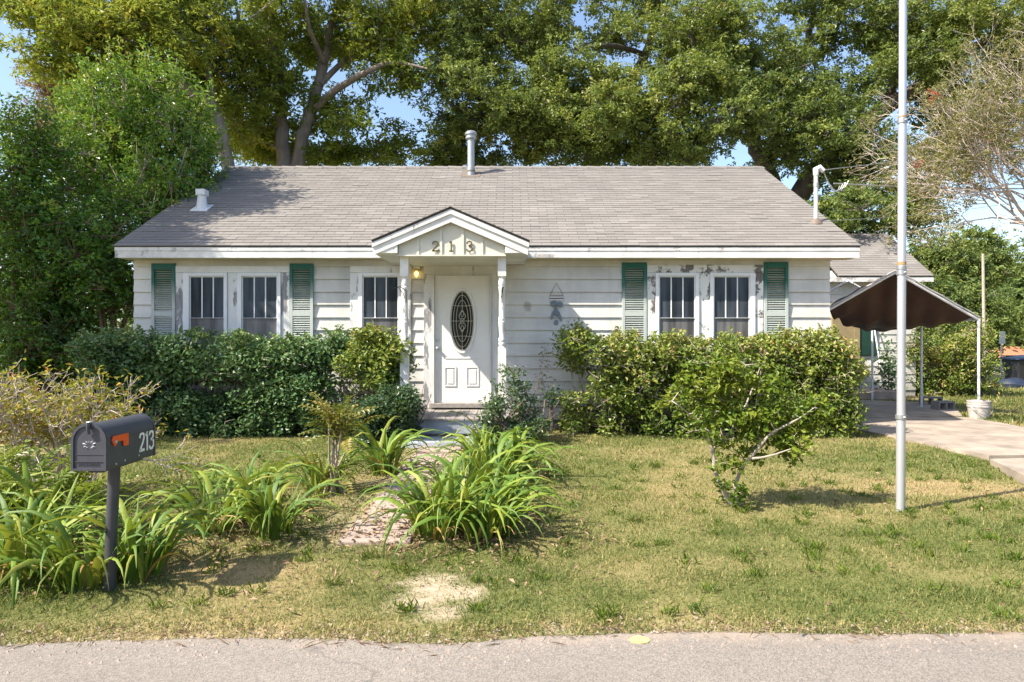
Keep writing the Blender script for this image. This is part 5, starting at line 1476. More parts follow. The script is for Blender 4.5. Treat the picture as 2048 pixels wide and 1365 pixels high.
lily(X_at(968, 5.15), 5.15, 84, .82, .18, 'big lily clump right of the path with brown spent leaves at its foot')
lily(X_at(1000, 5.55), 5.55, 60, .70, .15, 'lily clump at the right end of the bed beside the path, over dead leaf litter')
lily(X_at(925, 6.10), 6.10, 70, .82, .17, 'upright lily clump in the middle of the bed right of the path')
lily(X_at(985, 6.75), 6.75, 62, .90, .17, 'light green lily clump behind the big ones right of the path')
lily(X_at(972, 7.60), 7.60, 58, .92, .16, 'farthest lily clump, right in front of the porch step')
lily(X_at(1035, 7.35), 7.35, 44, .84, .14, 'lily clump in front of the rose bush')

def frond_mesh(length, pairs, ll, lw, arch, mat, tilt=.5):
    mb = MB(); n = 6; P = []
    p = np.array((0., 0., 0.))
    for i in range(n + 1):
        s = i / n; th = .15 + arch * s
        P.append(p.copy()); p = p + np.array((math.sin(th), 0, math.cos(th))) * length / n
    mb.tube(P, [.004 * (1 - .7 * i / n) for i in range(n + 1)], 3, caps=False)
    P = np.array(P)
    for k in range(pairs):
        s = .22 + .78 * k / (pairs - 1) if pairs > 1 else .5
        c = np.array([np.interp(s * n, range(n + 1), P[:, j]) for j in range(3)])
        th = .15 + arch * s
        tdir = np.array((math.sin(th), 0, math.cos(th))); nor = np.array((-math.cos(th), 0, math.sin(th)))
        q = ll * (1 - .55 * abs(s - .5) * 1.6)
        for sg in (-1, 1):
            d = np.array((0, sg, 0)) * .85 + tdir * .5 + nor * .1; d /= np.linalg.norm(d)
            w = np.cross(d, nor); w /= np.linalg.norm(w)
            mid = c + d * q * .45
            mb.add([c, mid + w * lw / 2 + nor * lw * .2, c + d * q - nor * q * .12, mid - w * lw / 2 + nor * lw * .2], [(0, 1, 2), (0, 2, 3)])
    me = bpy.data.meshes.new('frond'); me.from_pydata(mb.v, [], mb.f); me.materials.append(M[mat])
    return me
FB = [frond_mesh(rng.uniform(.30, .48), 8, rng.uniform(.075, .10), rng.uniform(.022, .034), rng.uniform(.6, 1.6), 'frond_brown') for _ in range(8)]
FG = [frond_mesh(rng.uniform(.38, .60), 11, rng.uniform(.07, .10), rng.uniform(.020, .028), rng.uniform(.8, 1.7), 'frond_green') for _ in range(8)]
bx, by = X_at(668, 6.6), 6.6
t = thing('mahonia', 'spiky yellowing plant with pinnate fronds on bare stems, left of the path', 'shrub', (bx, by, 0.01))
mb = MB(); tips = []
for k in range(7):
    e = np.array((bx + rng.normal(0, .16), by + rng.normal(0, .12), rng.uniform(.38, .66)))
    mb.tube([(bx + rng.normal(0, .05), by + rng.normal(0, .05), 0), (bx * .5 + e[0] * .5 + rng.normal(0, .03), by * .5 + e[1] * .5, e[2] * .55), e], [.014, .012, .009], 6); tips.append(e)
mb.build('stem', 'twig', t, True)
for e in tips:
    for k in range(6):
        link('frond', FB[rng.integers(len(FB))], t, tuple(e - ORIG[t]), (rng.normal(0, .3), rng.normal(.1, .35), rng.uniform(0, 6.3)))
for k in range(12):
    link('frond', FB[rng.integers(len(FB))], t, (rng.normal(0, .12), rng.normal(0, .1), rng.uniform(.02, .25)), (rng.normal(0, .3), rng.normal(.5, .35), rng.uniform(0, 6.3)), (.8, .8, .8))
bx, by = X_at(60, 5.2), 5.2
t = thing('fern', 'bright green fern with long arching fronds behind the left lilies', 'fern', (bx, by, 0))
for k in range(60):
    a = rng.uniform(0, 6.3)
    link('frond', FG[rng.integers(len(FG))], t, (rng.uniform(-.45, .45), rng.uniform(-.2, .2), rng.uniform(.0, .32)), (rng.normal(0, .25), rng.normal(.15, .3), a), (1.1,) * 3)
mb = MB()
for k in range(9):
    mb.tube([(bx + rng.uniform(-.4, .4), by + rng.uniform(-.2, .2), 0), (bx + rng.uniform(-.45, .45), by + rng.uniform(-.2, .2), .36)], .006, 4)
mb.build('stem', 'twig', t)

# ------------------------------------------------------------------ grass
def in_poly(x, y, poly):
    c = np.zeros(len(x), bool); n = len(poly)
    for i in range(n):
        x0, y0 = poly[i]; x1, y1 = poly[(i + 1) % n]
        with np.errstate(divide='ignore', invalid='ignore'):
            c ^= ((y0 > y) != (y1 > y)) & (x < (x1 - x0) * (y - y0) / (y1 - y0 + 1e-12) + x0)
    return c
DRIVE = [[gpt(1745, 868), gpt(1830, 886), gpt(1978, 916), (7.2, 8.25), (12.5, 8.0), (14, 9.6), gpt(2110, 870), gpt(1985, 846), gpt(1930, 838), gpt(1800, 838), gpt(1690, 842), gpt(1690, 858)],
         [(5.2, 11.6), gpt(1690, 840), gpt(1925, 836), gpt(1915, 824), gpt(1850, 808), (8.3, 15.6), (5.2, 17.0)], [gpt(1980, 922), gpt(2048, 955), (8.2, 6.6), (12.5, 6.4), (12.5, 7.9), (7.2, 8.17)]]
def grass_zone(name_n, y0, y1, dens, hgt, wid, xpad=.6):
    ym = (y0 + y1) / 2; xr = max(abs(y1), 3.5) * .76 + xpad
    n = int(dens * (y1 - y0) * 2 * xr)
    x = rng.uniform(-xr, xr, n); y = rng.uniform(y0, y1, n)
    dry = dry_mask(x, y); sand = sand_mask(x, y)
    ok = (y > edge_y(x) - .03 + .10 * (fbm(x, y, .13) - .45))
    ok &= rng.random(n) > sand * .93
    ok &= rng.random(n) < np.clip(.25 + 1.4 * fbm(x + 5, y + 2, .33, 3), .12, 1) * (1 - .45 * dry)
    ok &= ~((np.abs(x + 0.97) < .36) & (y > 4.95) & (y < 9.1)) | (rng.random(n) < .10)
    for P in DRIVE: ok &= ~in_poly(x, y, P)
    ok &= ~((x > HX0) & (x < HX1) & (y > 10.7)) & ~((x > 5.0) & (x < 10.2) & (y > 16))
    x = x[ok]; y = y[ok]; dry = dry[ok]; n = len(x)
    tall = fbm(x + 20, y, .35, 3)
    L = hgt * (.45 + 1.0 * rng.random(n)) * (.55 + 1.0 * tall)
    az = rng.uniform(0, 2 * math.pi, n); lean = rng.uniform(.3, 1.35, n)
    D = np.stack([np.cos(az) * np.sin(lean), np.sin(az) * np.sin(lean), np.cos(lean)], 1)
    S = np.stack([-np.sin(az), np.cos(az), 0 * az], 1)
    z = gz(x, y) + .03 * (fbm(x, y, .9) - .5) + .02 * (fbm(x, y, .2) - .5) - .006
    B = np.stack([x, y, z], 1)
    w = (wid * (.6 + .8 * rng.random(n)))[:, None]
    Vv = np.stack([B - S * w / 2, B + S * w / 2, B + D * L[:, None] * np.array((1, 1, .82))], 1).reshape(-1, 3)
    T = np.arange(3 * n).reshape(-1, 3)
    tint = np.clip(.0 + .66 * dry + rng.normal(0, .33, n) + .25 * (fbm(x, y + 7, .5) - .5), 0, 1)
    return Vv, T, tint
M['grass'] = leaf_mat('grass_blade', [(0.0, (0.085, 0.125, 0.028)), (0.3, (0.175, 0.20, 0.055)), (0.6, (0.32, 0.285, 0.105)), (1.0, (0.52, 0.40, 0.20))], .3, .55, .25)
parts_ = [grass_zone('', 3.2, 5.0, 14500, .038, .0055, .3), grass_zone('', 5.0, 7.2, 8000, .040, .007, .3), grass_zone('', 7.2, 10.6, 4400, .042, .010, .4), grass_zone('', 10.6, 24, 500, .10, .022, .5)]
V = np.concatenate([p[0] for p in parts_]); T = []; k = 0
for p in parts_: T.append(p[1] + k); k += len(p[0])
g = np_mesh('grass', V, np.concatenate(T), 'grass', None, np.concatenate([p[2] for p in parts_]))
tag(g, kind='stuff'); print('grass blades', len(T), k // 3)
# weed tufts, taller and greener
n = 330; tx = rng.uniform(-4, 5.5, n); ty = rng.uniform(3.6, 8.5, n)
P = []; D = []
for x, y in zip(tx, ty):
    if sand_mask(np.array([x]), np.array([y]))[0] > .3 or (abs(x + .97) < .4 and y > 4.9) or in_poly(np.array([x]), np.array([y]), DRIVE[0])[0]: continue
    m_ = rng.integers(14, 34); a = rng.uniform(0, 6.3, m_); l = rng.uniform(.3, 1.2, m_)
    P.append(np.stack([x + rng.normal(0, .03, m_), y + rng.normal(0, .03, m_), float(gz(x, y)) - .005 + 0 * a], 1)); D.append(np.stack([np.cos(a) * np.sin(l), np.sin(a) * np.sin(l), np.cos(l)], 1))
P = np.concatenate(P); D = np.concatenate(D)
V, T = leaf_geo(P, D, np.array((0, 0, 1.0)) + rnd_dirs(len(P)) * .3, rng.uniform(.03, .10, len(P)), rng.uniform(.005, .013, len(P)))
w_ = np_mesh('weeds', V, T, 'leaf_bright', None, np.repeat(np.clip(rng.normal(.35, .2, len(P)), 0, 1), 2)); tag(w_, kind='stuff')
# leaf litter
n = 2600; q = rng.random(n)
x = np.where(q < .35, rng.normal(-.35, .45, n), np.where(q < .6, rng.normal(-1.0, .3, n), np.where(q < .8, rng.uniform(-3, 5.5, n), rng.normal(-2.2, .6, n))))
y = np.where(q < .35, rng.normal(5.2, .35, n), np.where(q < .6, rng.uniform(5, 9, n), np.where(q < .8, rng.uniform(3.45, 10, n), rng.normal(4.9, .5, n))))
ok = y > 3.42; x = x[ok]; y = y[ok]; n = len(x)
P = np.stack([x, y, gz(x, y) + .035 + .012 * rng.random(n)], 1); D = rnd_dirs(n); D[:, 2] *= .25
V, T = leaf_geo(P, D, np.array((0, 0, 1.0)) + rnd_dirs(n) * .4, rng.uniform(.025, .07, n), rng.uniform(.012, .03, n))
M['litter'] = leaf_mat('fallen_leaf', [(0.0, (0.10, 0.065, 0.04)), (0.6, (0.22, 0.14, 0.08)), (1.0, (0.36, 0.26, 0.17))], .1, .7, .2)
l_ = np_mesh('leaf_litter', V, T, 'litter', None, np.repeat(rng.random(n), 2)); tag(l_, kind='stuff')

n = 900; x = rng.uniform(-3.6, 3.6, n); y = edge_y(x) + rng.normal(-.06, .10, n); q = rng.uniform(.003, .010, n)
off = np.array([(-1, -.8, 0), (1, -.7, 0), (.1, 1, 0), (0, 0, 1.2)])
V = (np.stack([x, y, np.full(n, .004)], 1)[:, None, :] + off[None] * q[:, None, None]).reshape(-1, 3)
T = (np.arange(n)[:, None, None] * 4 + np.array([[0, 1, 3], [1, 2, 3], [2, 0, 3]])[None]).reshape(-1, 3)
tag(np_mesh('gravel', V, T, 'path_conc', None), kind='stuff')
n = 420; x = rng.uniform(-3.6, 3.4, n); y = edge_y(x) + rng.normal(-.03, .06, n); a = rng.uniform(0, 3.14, n)
D = np.stack([np.cos(a), np.sin(a), rng.normal(.1, .15, n)], 1)
V, T = leaf_geo(np.stack([x, y, np.full(n, .012)], 1), D, np.array((0, 0, 1.0)) + rnd_dirs(n) * .3, rng.uniform(.03, .12, n), rng.uniform(.003, .006, n))
tag(np_mesh('dry_straw', V, T, 'litter', None, np.repeat(rng.uniform(.3, 1, n), 2)), kind='stuff')

# ------------------------------------------------------------------ mailbox
MX0, MX1, MY0, MY1, MZ0, MZ1 = -2.462, -2.272, 3.86, 4.36, .757, 1.016
mbx = thing('mailbox', 'dark grey roadside mailbox with red flag and white 213 on a round post', 'mailbox', (-2.36, 4.06, 0))
def arch(x0, x1, z0, z1, n=14):
    r = (x1 - x0) / 2; cx = (x0 + x1) / 2
    return [(x0, z0), (x1, z0)] + [(cx + r * math.cos(t), z1 - r + r * math.sin(t)) for t in np.linspace(0, math.pi, n)]
MB().prism_y(arch(MX0, MX1, MZ0, MZ1), MY0, MY1).build('box', 'mbox', mbx, True)
MB().prism_y(arch(MX0 - .004, MX1 + .004, MZ0 - .003, MZ1 + .004), MY1 - .012, MY1 + .004).build('rear_rim', 'mbox', mbx, True)
MB().box(MX1 - .002, MX1 + .003, MY0 + .01, MY1 - .02, MZ1 - .098, MZ1 - .090).build('seam', 'mbox', mbx)
dr = MB().prism_y(arch(MX0 - .005, MX1 + .005, MZ0 - .004, MZ1 + .006), MY0 - .022, MY0 + .006).build('mailbox_door', 'mbox', mbx, True)
mb = MB(); a_in = arch(MX0 + .010, MX1 - .010, MZ0 + .010, MZ1 - .010); a_out = arch(MX0 - .004, MX1 + .004, MZ0 - .003, MZ1 + .005)
nn = len(a_in)
mb.add([(x, MY0 - .0305, z) for x, z in a_in] + [(x, MY0 - .0305, z) for x, z in a_out] + [(x, MY0 - .0215, z) for x, z in a_in] + [(x, MY0 - .0215, z) for x, z in a_out],
       [(i, nn + i, nn + (i + 1) % nn, (i + 1) % nn) for i in range(nn)] + [(nn + i, 3 * nn + i, 3 * nn + (i + 1) % nn, nn + (i + 1) % nn) for i in range(nn)] + [(i, (i + 1) % nn, 2 * nn + (i + 1) % nn, 2 * nn + i) for i in range(nn)])
mb.build('rim', 'mbox', dr)
mc = (MX0 + MX1) / 2
MB().box(MX0 + .012, MX1 - .012, MY0 - .026, MY0 - .0215, .803, .808).build('moulding', 'mbox', dr)
MB().box(MX0 + .02, MX1 - .012, MY0 - .025, MY0 - .0215, .842, .845).build('moulding', 'mbox', dr)
mb = MB()      # raised leaf spray in the middle of the door
for a_, L_ in ((.5, .036), (1.05, .034), (1.6, .03), (2.1, .034), (2.7, .036), (-.25, .03), (3.4, .03), (-.8, .024), (-2.3, .022)):
    c_, s_ = math.cos(a_), math.sin(a_); p0 = np.array((mc + .012 * c_, .893 + .010 * s_)); p1 = np.array((mc + L_ * 1.25 * c_, .893 + L_ * s_)); pn = np.array((-s_, c_)) * .006; pm = (p0 + p1) / 2
    mb.add([(p0[0], MY0 - .0218, p0[1]), (pm[0] + pn[0], MY0 - .0222, pm[1] + pn[1]), (p1[0], MY0 - .0218, p1[1]), (pm[0] - pn[0], MY0 - .0222, pm[1] - pn[1]), (pm[0], MY0 - .028, pm[1])], [(0, 1, 4), (1, 2, 4), (2, 3, 4), (3, 0, 4)])
mb.build('crest', 'mbox_relief', dr)
mb = MB()      # worn raised lettering, too faint to read
x = MX0 + .035
for k in range(13):
    h = .017
    mb.box(x, x + .0025, MY0 - .0245, MY0 - .0215, .779, .779 + h)
    if k % 3 != 2: mb.box(x + .0026, x + .007, MY0 - .0242, MY0 - .0215, .779 + h * (.8 if k % 2 else .4), .779 + h * (.95 if k % 2 else .55))
    x += .0095
mb.build('raised_lettering', 'mbox', dr)
mb = MB(); mb.box(mc - .012, mc + .012, MY0 - .036, MY0 - .002, MZ1 - .006, MZ1 + .014); lt = mb.build('latch', 'alu', dr, bevel=.004)
MB().tube([(mc + .004, MY0 - .036, MZ1 + .008), (mc + .004, MY0 - .042, MZ1 - .03), (mc + .004, MY0 - .034, MZ1 - .055)], [.012, .009, .008], 8).build('pull_tab', 'mbox', dr, True)
fx = MX1 + .004
mb = MB()
mb.prism_x([(3.882, .918), (3.895, .938), (4.048, .938), (4.048, .868), (4.000, .868), (3.994, .902), (3.930, .902), (3.912, .878), (3.895, .895)][::-1], fx, fx + .005)
mb.build('flag', 'flag', mbx)
MB().tube([(fx - .004, 3.915, .905), (fx + .010, 3.915, .905)], .010, 10).build('pivot', 'alu', mbx, True)
def sans(d):
    return {'2': [[(.06, .74), (.12, .90), (.30, .98), (.50, .90), (.53, .72), (.40, .48), (.08, .09)], [(.02, .09), (.58, .09)]],
            '1': [[(.12, .80), (.30, .93)], [(.30, 1.0), (.30, 0.0)]],
            '3': [[(.07, .78), (.16, .93), (.32, .97), (.50, .88), (.50, .68), (.38, .55), (.24, .53)], [(.38, .55), (.54, .42), (.54, .18), (.38, .05), (.20, .05), (.05, .20)]]}[d]
for d, y in (('2', 4.175), ('1', 4.236), ('3', 4.285)):
    ribbon(sans(d), (MX1 + .0006, y, .800), (0, .88, 0), (0, 0, 1), (1, 0, 0), .118, .017, .0016).build('number', 'num_white', mbx)
mb = MB()
for q in ((MX1 + .001, 3.93, .775), (MX1 + .001, 4.02, .780), (MX1 + .001, 4.17, .785)): mb.tube([q, (q[0] + .003, q[1], q[2])], .006, 8)
mb.build('rivet', 'alu', mbx)
MB().box(mc - .03, mc + .05, MY0 + .02, MY1 - .06, MZ0 - .022, MZ0 - .001).build('bracket', 'mbox_post', mbx)
MB().tube([(-2.385, 4.06, -.05), (-2.372, 4.06, .35), (-2.355, 4.06, .738)], .033, 14).build('post', 'mbox_post', mbx, True)

# ------------------------------------------------------------------ flagpole
px_, py_ = X_at(1801, 5.97), 5.97
fp = thing('flagpole', 'tall thin grey metal flagpole in clamped sections standing on the lawn', 'flagpole', (px_, py_, 0))
xt = X_at(1806, 5.97)
def pole_x(z): return px_ + (xt - px_) * z / 4.45
zs = [0, Z_at(834, 5.97), Z_at(546, 5.97), Z_at(243, 5.97), 5.6, 7.4]
rs = [.0365, .034, .0335, .031, .028, .024]
for i in range(len(zs) - 1):
    MB().tube([(pole_x(zs[i] - .06), py_, zs[i] - .06), (pole_x(zs[i + 1]), py_, zs[i + 1])], rs[i], 18).build('pole_section', 'alu', fp, True)
for i, (z_, mt) in enumerate(((zs[1], 'steel'), (zs[2], 'steel'), (zs[3], 'steel'))):
    MB().tube([(pole_x(z_ - .018), py_, z_ - .018), (pole_x(z_ + .018), py_, z_ + .018)], rs[i] + .008, 18).build('clamp', mt, fp, True)
    MB().tube([(pole_x(z_), py_ - .040, z_), (pole_x(z_) + .01, py_ - .055, z_)], .007, 6).build('bolt', 'steel', fp)
MB().tube([(pole_x(zs[2] + .085), py_, zs[2] + .065), (pole_x(zs[2] + .1), py_, zs[2] + .095)], .036, 18).build('tape', 'band', fp, True)
MB().tube([(pole_x(zs[2] + .04), py_, zs[2] + .028), (pole_x(zs[2] + .06), py_, zs[2] + .055)], .040, 18).build('clamp', 'steel', fp, True)
MB().tube([(pole_x(zs[3] + .02), py_, zs[3] + .03), (pole_x(zs[3] + .04), py_, zs[3] + .045)], .034, 18).build('tape', 'band', fp, True)
MB().lathe((pole_x(7.4), py_, 7.4), [(.024, 0), (.05, .03), (.06, .07), (.045, .11), (.01, .13)], 14).build('finial', 'brass', fp, True)

# ------------------------------------------------------------------ carport canopy
cp = thing('carport_canopy', 'sagging brown tarp canopy on a white pole frame beside the house', 'canopy', (6.9, 14.0, .09))
AX, AZ, EZ, HWD = 6.90, 2.715, 1.865, 1.51
rows = (12.35, 14.08, 16.0)
for y in rows:
    for s in (-1, 1):
        if not (s < 0 and y > 13):
            MB().tube([(AX + s * HWD, y, .10), (AX + s * HWD, y, EZ)], .024, 10).build('post', 'white_pipe', cp, True)
        else:
            MB().tube([(AX + s * HWD, y, .10), (AX + s * HWD, y, EZ)], .024, 10).build('post', 'white_pipe', cp, True)
        MB().tube([(AX + s * HWD, y, EZ), (AX + s * .06, y, AZ - .03)], .026 if y == rows[0] else .02, 10).build('rafter', 'white_pipe', cp, True)
    MB().tube([(AX - .09, y, AZ - .05), (AX, y, AZ), (AX + .09, y, AZ - .05)], .030, 10).build('elbow', 'white_pipe', cp, True)
    for s in (-1, 1):
        MB().lathe((AX + s * HWD, y, EZ - .08), [(.030, 0), (.030, .10)], 10).build('elbow', 'white_pipe', cp, True)
for s in (-1, 1):
    MB().tube([(AX + s * HWD, rows[0], EZ), (AX + s * HWD, rows[-1], EZ)], .02, 8).build('eave_pole', 'white_pipe', cp, True)
nu, nv = 46, 34
V = []; T = []
for j in range(nv):
    s = j / (nv - 1); y = rows[0] - .02 + (15.6 - rows[0]) * s
    xl = 5.42 + max(0, y - rows[0]) * .78; xr = 8.40
    for i in range(nu):
        r = i / (nu - 1); x = xl + (xr - xl) * r
        gab = AZ + .03 - abs(x - AX) * (AZ - EZ) / HWD
        gsm = float(sstep(12.45, 13.9, y))
        belly = 1.80 + .05 * math.sin(x * 2.1) + .02 * math.sin(9 * x + 4 * y) + .10 * max(0, 7.0 - x)
        zz = gab * (1 - gsm) + belly * gsm
        zz += (.034 * math.sin(7 * x + 3.1 * y) + .024 * math.sin(15 * x - 7 * y) + .07 * (float(fbm(x * 1.0, y * .35, .28, 3)) - .5)) * min(1, s * 5)
        if s == 0: zz -= .012 * abs(math.sin(x * 6.5))
        V.append((x, y, zz))
for j in range(nv - 1):
    for i in range(nu - 1):
        a = j * nu + i; T.append((a, a + 1, a + nu + 1, a + nu))
tp = np_mesh('tarp', V, T, 'tarp', cp, smooth=True)
so_ = tp.modifiers.new('thick', 'SOLIDIFY'); so_.thickness = .006
front = [np.array(V[i]) + (0, -.012, .018) for i in range(0, nu)]
MB().tube(front, .013, 8).build('hem', 'tarp_hem', tp, True)
# bucket of concrete that anchors the near post
bk = thing('bucket', 'white bucket of concrete holding the right front pole of the canopy', 'bucket', (AX + HWD, 12.35, .09))
MB().lathe((AX + HWD, 12.35, .08), [(.155, 0), (.165, .12), (.178, .21), (.188, .215), (.188, .235), (.180, .24), (.188, .262), (.188, .28), (.181, .285), (.190, .305), (.190, .325), (.176, .328), (.168, .29), (.01, .285)], 22).build('pail', 'bucket', bk, True)
ha = [(AX + HWD + .19 * math.cos(t), 12.35 - .05 - .15 * math.sin(t), .33 - .17 * math.sin(t)) for t in np.linspace(.1, math.pi - .1, 12)]
MB().tube(ha, .005, 6).build('handle', 'steel', bk, True)
# hollow blocks behind it
for k, (u, v, r, lab) in enumerate(((1886, 822, .25, 'grey hollow concrete block standing beside the canopy bucket'), (1862, 812, -.2, 'grey hollow concrete block lying behind the other one in the shade'))):
    bxx, byy = gpt(u, v)
    b_ = MB(); L_, D_, H_ = .40, .19, .20
    for x0, x1 in ((-L_ / 2, -L_ / 2 + .035), (-.018, .018), (L_ / 2 - .035, L_ / 2)): b_.box(x0, x1, -D_ / 2, D_ / 2, 0, H_)
    b_.box(-L_ / 2 + .0352, -.0182, -D_ / 2 + .001, D_ / 2 - .001, 0.001, .035); b_.box(.0182, L_ / 2 - .0352, -D_ / 2 + .001, D_ / 2 - .001, 0.001, .035)
    b_.box(-L_ / 2 + .0352, -.0182, -D_ / 2 + .001, D_ / 2 - .001, H_ - .035, H_ - .001); b_.box(.0182, L_ / 2 - .0352, -D_ / 2 + .001, D_ / 2 - .001, H_ - .035, H_ - .001)
    o = b_.build('concrete_block', 'block'); o.location = (bxx, byy, .085); o.rotation_euler = (0, 0, r); tag(o, lab, 'block', 'concrete blocks by the driveway')
# board leaning on the wing
mb = MB(); mb.tube([(X_at(1770, 16.6), 16.6, .12), (X_at(1748, 17.12), 17.12, Z_at(650, 17.12))], .02, 4)
tag(mb.build('leaning_pole', 'white_pipe'), 'white pole leaning against the wall under the canopy', 'pole')
t = thing('potted_plant', 'dark leafy plant against the side wall under the canopy', 'plant', (X_at(1775, 16.6), 16.6, .09))
P = np.array((X_at(1776, 16.6), 16.6, .75)) + rng.normal(0, 1, (420, 3)) * (.14, .12, .38); P[:, 2] = np.abs(P[:, 2] - .1) + .1
MB().tube([(X_at(1775, 16.6), 16.6, .05), (X_at(1779, 16.6), 16.6, .8), (X_at(1774, 16.6), 16.6, 1.3)], .012, 5).build('stem', 'twig_brown', t)
grow_leaves('leaves', P, .3 + rng.normal(0, .15, 420), 'leaf_hedge', t, .10, .06, .4)

# ------------------------------------------------------------------ small things about the house
t = thing('wall_ornament', 'hanging wooden wall ornament with a blue grey bow on the siding right of the porch', 'ornament', (px(1113), WY - .05, pz(600)))
ox, oy = px(1113), WY - .045
MB().tube([(px(1100), oy, pz(590)), (px(1113), oy, pz(566)), (px(1126), oy, pz(590))], .004, 5).build('string', 'black_iron', t)
for k, mt in enumerate(('tan', 'vinyl', 'rust', 'vinyl')):
    MB().box(px(1099), px(1127), oy - .012, oy + .008, pz(591 + 2.6 * k + 2.4), pz(591 + 2.6 * k)).build('board', mt, t)
M['slate'] = plain('slate_blue_cloth', (.17, .21, .25), .7)
for a, b, c, d, r in ((1107, 607, .055, .045, .3), (1120, 609, .05, .04, -.4), (1112, 622, .03, .09, .1), (1105, 630, .022, .08, -.3), (1119, 632, .022, .09, .35), (1112, 645, .035, .04, 0)):
    n = 12; cx_, cz_ = px(a), pz(b)
    ring = [(cx_ + c * math.cos(2 * math.pi * k / n) * math.cos(r) - d * math.sin(2 * math.pi * k / n) * math.sin(r), cz_ + c * math.cos(2 * math.pi * k / n) * math.sin(r) + d * math.sin(2 * math.pi * k / n) * math.cos(r)) for k in range(n)]
    MB().prism_y(ring, oy - .012 - .002 * random.random(), oy + .006).build('bow', 'slate', t, bevel=.004)
mb = MB(); hx_, hz_ = px(757), pz(776)
for k in range(4):
    mb.tube([(hx_ + (.15 - .012 * k) * math.cos(a), 10.78 - .02 * k, hz_ + (.12 - .01 * k) * math.sin(a) + .01 * k) for a in np.linspace(0, 2 * math.pi, 25)], .010, 6)
mb.tube([(hx_ + .14, 10.74, hz_), (hx_ + .25, 10.7, hz_ - .25), (hx_ - .1, 10.65, .12)], .010, 6)
tag(mb.build('garden_hose', 'hose', smooth=True), 'pale garden hose coiled on the wall behind the shrubs beside the porch', 'hose')
t = thing('wooden_crate', 'grey weathered wooden crate behind the twiggy bush at the left', 'crate', (X_at(122, 10.6), 10.6, .09))
cx_ = X_at(122, 10.6)
for k in range(3):
    MB().box(cx_ - .15, cx_ + .15, 10.44, 10.46, .22 + k * .085, .295 + k * .085).build('plank', 'deck_wood', t)
MB().box(cx_ - .15, cx_ + .15, 10.47, 10.75, .10, .45).build('box', 'deck_wood', t)
mb = MB(); mb.tube([(.3, WY - .06, .55), (.8, WY - .05, .46), (1.2, WY - .06, .36), (1.6, WY - .06, .38)], .008, 6)
tag(mb.build('cable', 'black_iron', smooth=True), 'thin black cable slung along the foot of the siding right of the porch', 'cable')
# overhead wires
def wire(name, label, p0, p1, sag, r):
    p0 = np.array(p0); p1 = np.array(p1)
    pts = [p0 * (1 - s) + p1 * s - np.array((0, 0, 4 * sag * s * (1 - s))) for s in np.linspace(0, 1, 28)]
    tag(MB().tube(pts, r, 5).build(name, 'steel', smooth=True), label, 'wire', 'overhead wires')
wire('power_line', 'thick service cable running from the roof mast out to the right', (mx + .30, my, mz + .66), (26, 16.5, 7.2), .75, .014)
wire('power_line', 'thin overhead wire from the very top of the roof mast', (mx + .05, my, mz + .88), (26, 15.2, 9.4), .5, .006)
wire('power_line', 'lower thin wire passing behind the mast towards the right oak', (mx + .1, my + .5, mz + .1), (24, 24, 8.2), .5, .006)

# ------------------------------------------------------------------ far right: bin, house, sign, pole, pines
t = thing('trash_bin', 'dark wheeled trash bin with a blue lid at the right margin', 'bin', (15.45, 20.8, .09))
bX, bY = 15.45, 20.8
b_ = MB(); b_.hexa([(bX - .26, bY - .28, .14), (bX + .26, bY - .28, .14), (bX + .26, bY + .28, .14), (bX - .26, bY + .28, .14), (bX - .36, bY - .36, .92), (bX + .36, bY - .36, .92), (bX + .36, bY + .36, .92), (bX - .36, bY + .36, .92)]); b_.build('body', 'bin', t, bevel=.03)
b_ = MB(); b_.hexa([(bX - .42, bY - .42, .92), (bX + .40, bY - .42, .92), (bX + .40, bY + .42, .92), (bX - .42, bY + .42, .92), (bX - .38, bY - .38, .95), (bX + .34, bY - .38, 1.02), (bX + .34, bY + .40, 1.06), (bX - .38, bY + .40, .98)]); b_.build('lid', 'navy', t, bevel=.015)
MB().tube([(bX - .3, bY + .36, 1.02), (bX + .3, bY + .36, 1.02)], .02, 8).build('handle', 'bin', t)
for s in (-1, 1): MB().tube([(bX + s * .24, bY + .24, .22), (bX + s * .31, bY + .24, .22)], .13, 14).build('wheel', 'bin', t, True)
b_ = MB(); n = 14
b_.lathe((14.85, 20.4, .08), [(.40, 0), (.42, .10), (.34, .22), (.18, .30), (.02, .33)], 12)
o = b_.build('tarp_bundle', 'navy', smooth=True)
for v in o.data.vertices: v.co.z *= 1 + .25 * math.sin(7 * v.co.x + 5 * v.co.y)
tag(o, 'crumpled blue tarpaulin heap lying beside the trash bin', 'tarp')
HB = float(gz(0, 85))
t = thing('far_house', 'distant low pale house with an orange brown roof beyond the trash bin', 'house', (68, 85, HB))
MB().box(60.5, 84, 85, 93, HB, HB + 1.9).build('wall', 'far_wall', t)
b_ = MB(); b_.prism_x([(84.2, HB + 1.85), (93.8, HB + 1.85), (89, HB + 3.6)], 59.5, 85); b_.build('roof', 'far_roof', t)
for x0 in (61.6, 63.6, 66.4, 70):
    w_ = MB().box(x0, x0 + 1.1, 84.93, 85.03, HB + .6, HB + 1.6).build('window', 'dark_green', t)
    MB().box(x0 + .1, x0 + 1.0, 84.9, 84.929, HB + .7, HB + 1.5).build('pane', 'glass', w_)
t = thing('road_sign', 'back of a grey road sign on a thin post far beyond the driveway', 'sign', (X_at(2003, 28), 28, .09))
sx_ = X_at(2003, 28)
MB().tube([(sx_, 28, 0), (sx_, 28, Z_at(664, 28))], .03, 8).build('post', 'steel', t)
MB().box(sx_ - .12, sx_ + .12, 27.95, 27.965, Z_at(688, 28), Z_at(663, 28)).build('panel', 'alu', t)
t = thing('utility_pole', 'slim pale utility pole among the distant trees at the right', 'pole', (X_at(1968, 40), 40, .1))
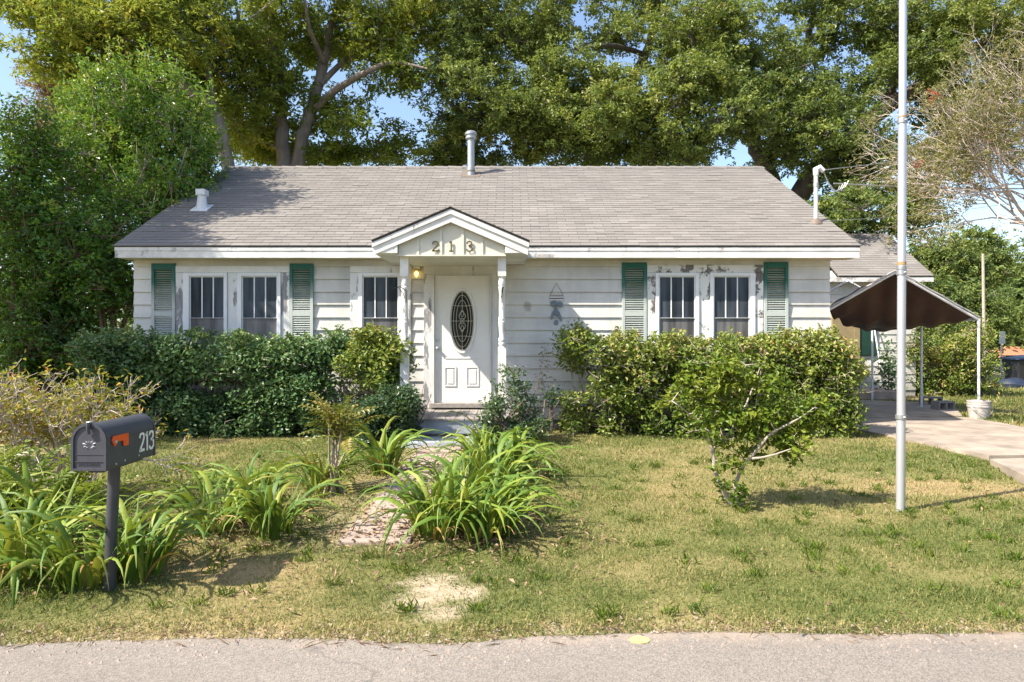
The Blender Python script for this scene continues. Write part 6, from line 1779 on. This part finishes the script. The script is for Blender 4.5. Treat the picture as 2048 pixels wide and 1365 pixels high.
MB().tube([(X_at(1969, 40), 40, 0), (X_at(1966, 40), 40, Z_at(508, 40))], [.10, .075], 10).build('shaft', 'bark_pale', t, True)
PG = 'distant trees at the right'
specs = [(1895, 52, 500, 'round topped distant tree just right of the wing roof', 45, 60), (1945, 58, 492, 'distant pine right behind the pale utility pole', 40, 50), (2010, 100, 560, 'dark distant tree between the utility pole and the right margin', 45, 45), (2055, 98, 530, 'yellow green distant tree cut by the right margin', 40, 60), (1870, 46, 600, 'low dark distant tree behind the canopy ridge', 60, 55), (1930, 47, 610, 'broad distant tree over the far corner of the canopy', 55, 50), (1985, 103, 610, 'low distant tree just above the grey road sign', 50, 35)]
for u, Yd, v, lab, ru, rv in specs:
    b0 = at(u, 682, Yd); b0[2] = float(gz(0, Yd)); ru *= 1.45; rv *= 1.0; v += 2
    top = at(u, v - rv * .3, Yd)
    pb = [blob(u, v + rv * .3, Yd, ru, rv, 2.6, 46, .5 if 'dark' not in lab else .25), blob(u + ru * .4, v + rv, Yd, ru * .8, rv * .8, 2.4, 30, .45), blob(u - ru * .4, v + rv * 1.3, Yd, ru * .7, rv * .8, 2.4, 28, .35), blob(u, v + rv * 2.0, Yd, ru * .9, rv * .9, 2.4, 22, .3)]
    tree('pine_tree' if 'pine' in lab else 'distant_tree', lab, b0, [([b0, b0 * .5 + top * .5 + rng.normal(0, .3, 3), top], [.28, .2, .06])], pb, 'leaf_far', 'bark', 150, 1.1 * Yd / 52, .30 * Yd / 52, .13 * Yd / 52, PG, 'tree', .05, .4, .7, 2, spray=(16, .26 * Yd / 40))
# the wood that closes the horizon
n = 90000
ang = rng.uniform(0, 2 * math.pi, n)
rad = np.where(np.sin(ang) > 0, 108 + rng.random(n) * 14, 48 + rng.random(n) * 8)
x = rad * np.cos(ang) * np.where(np.sin(ang) > 0, 1.0, 1.6); y = rad * np.sin(ang) * np.where(np.sin(ang) > 0, 1.0, .85)
h = 6.0 + 9.0 * fbm(x, y, 9, 4)
zb = np.where(y > 24, -2.8, .1)
P = np.stack([x, y, zb + h * rng.random(n) ** .8], 1)
grow_leaves_obj = None
D = rnd_dirs(n); N = rnd_dirs(n) + np.array((0, -.3, .5))
V, T = leaf_geo(P, D, N, .95 * (.6 + .8 * rng.random(n)), .6)
o = np_mesh('woods', V, T, 'leaf_far', None, np.repeat(np.clip(.35 + .5 * (fbm(x, P[:, 2], 4) - .5) + rng.normal(0, .12, n), 0, 1), 2)); tag(o, kind='stuff')
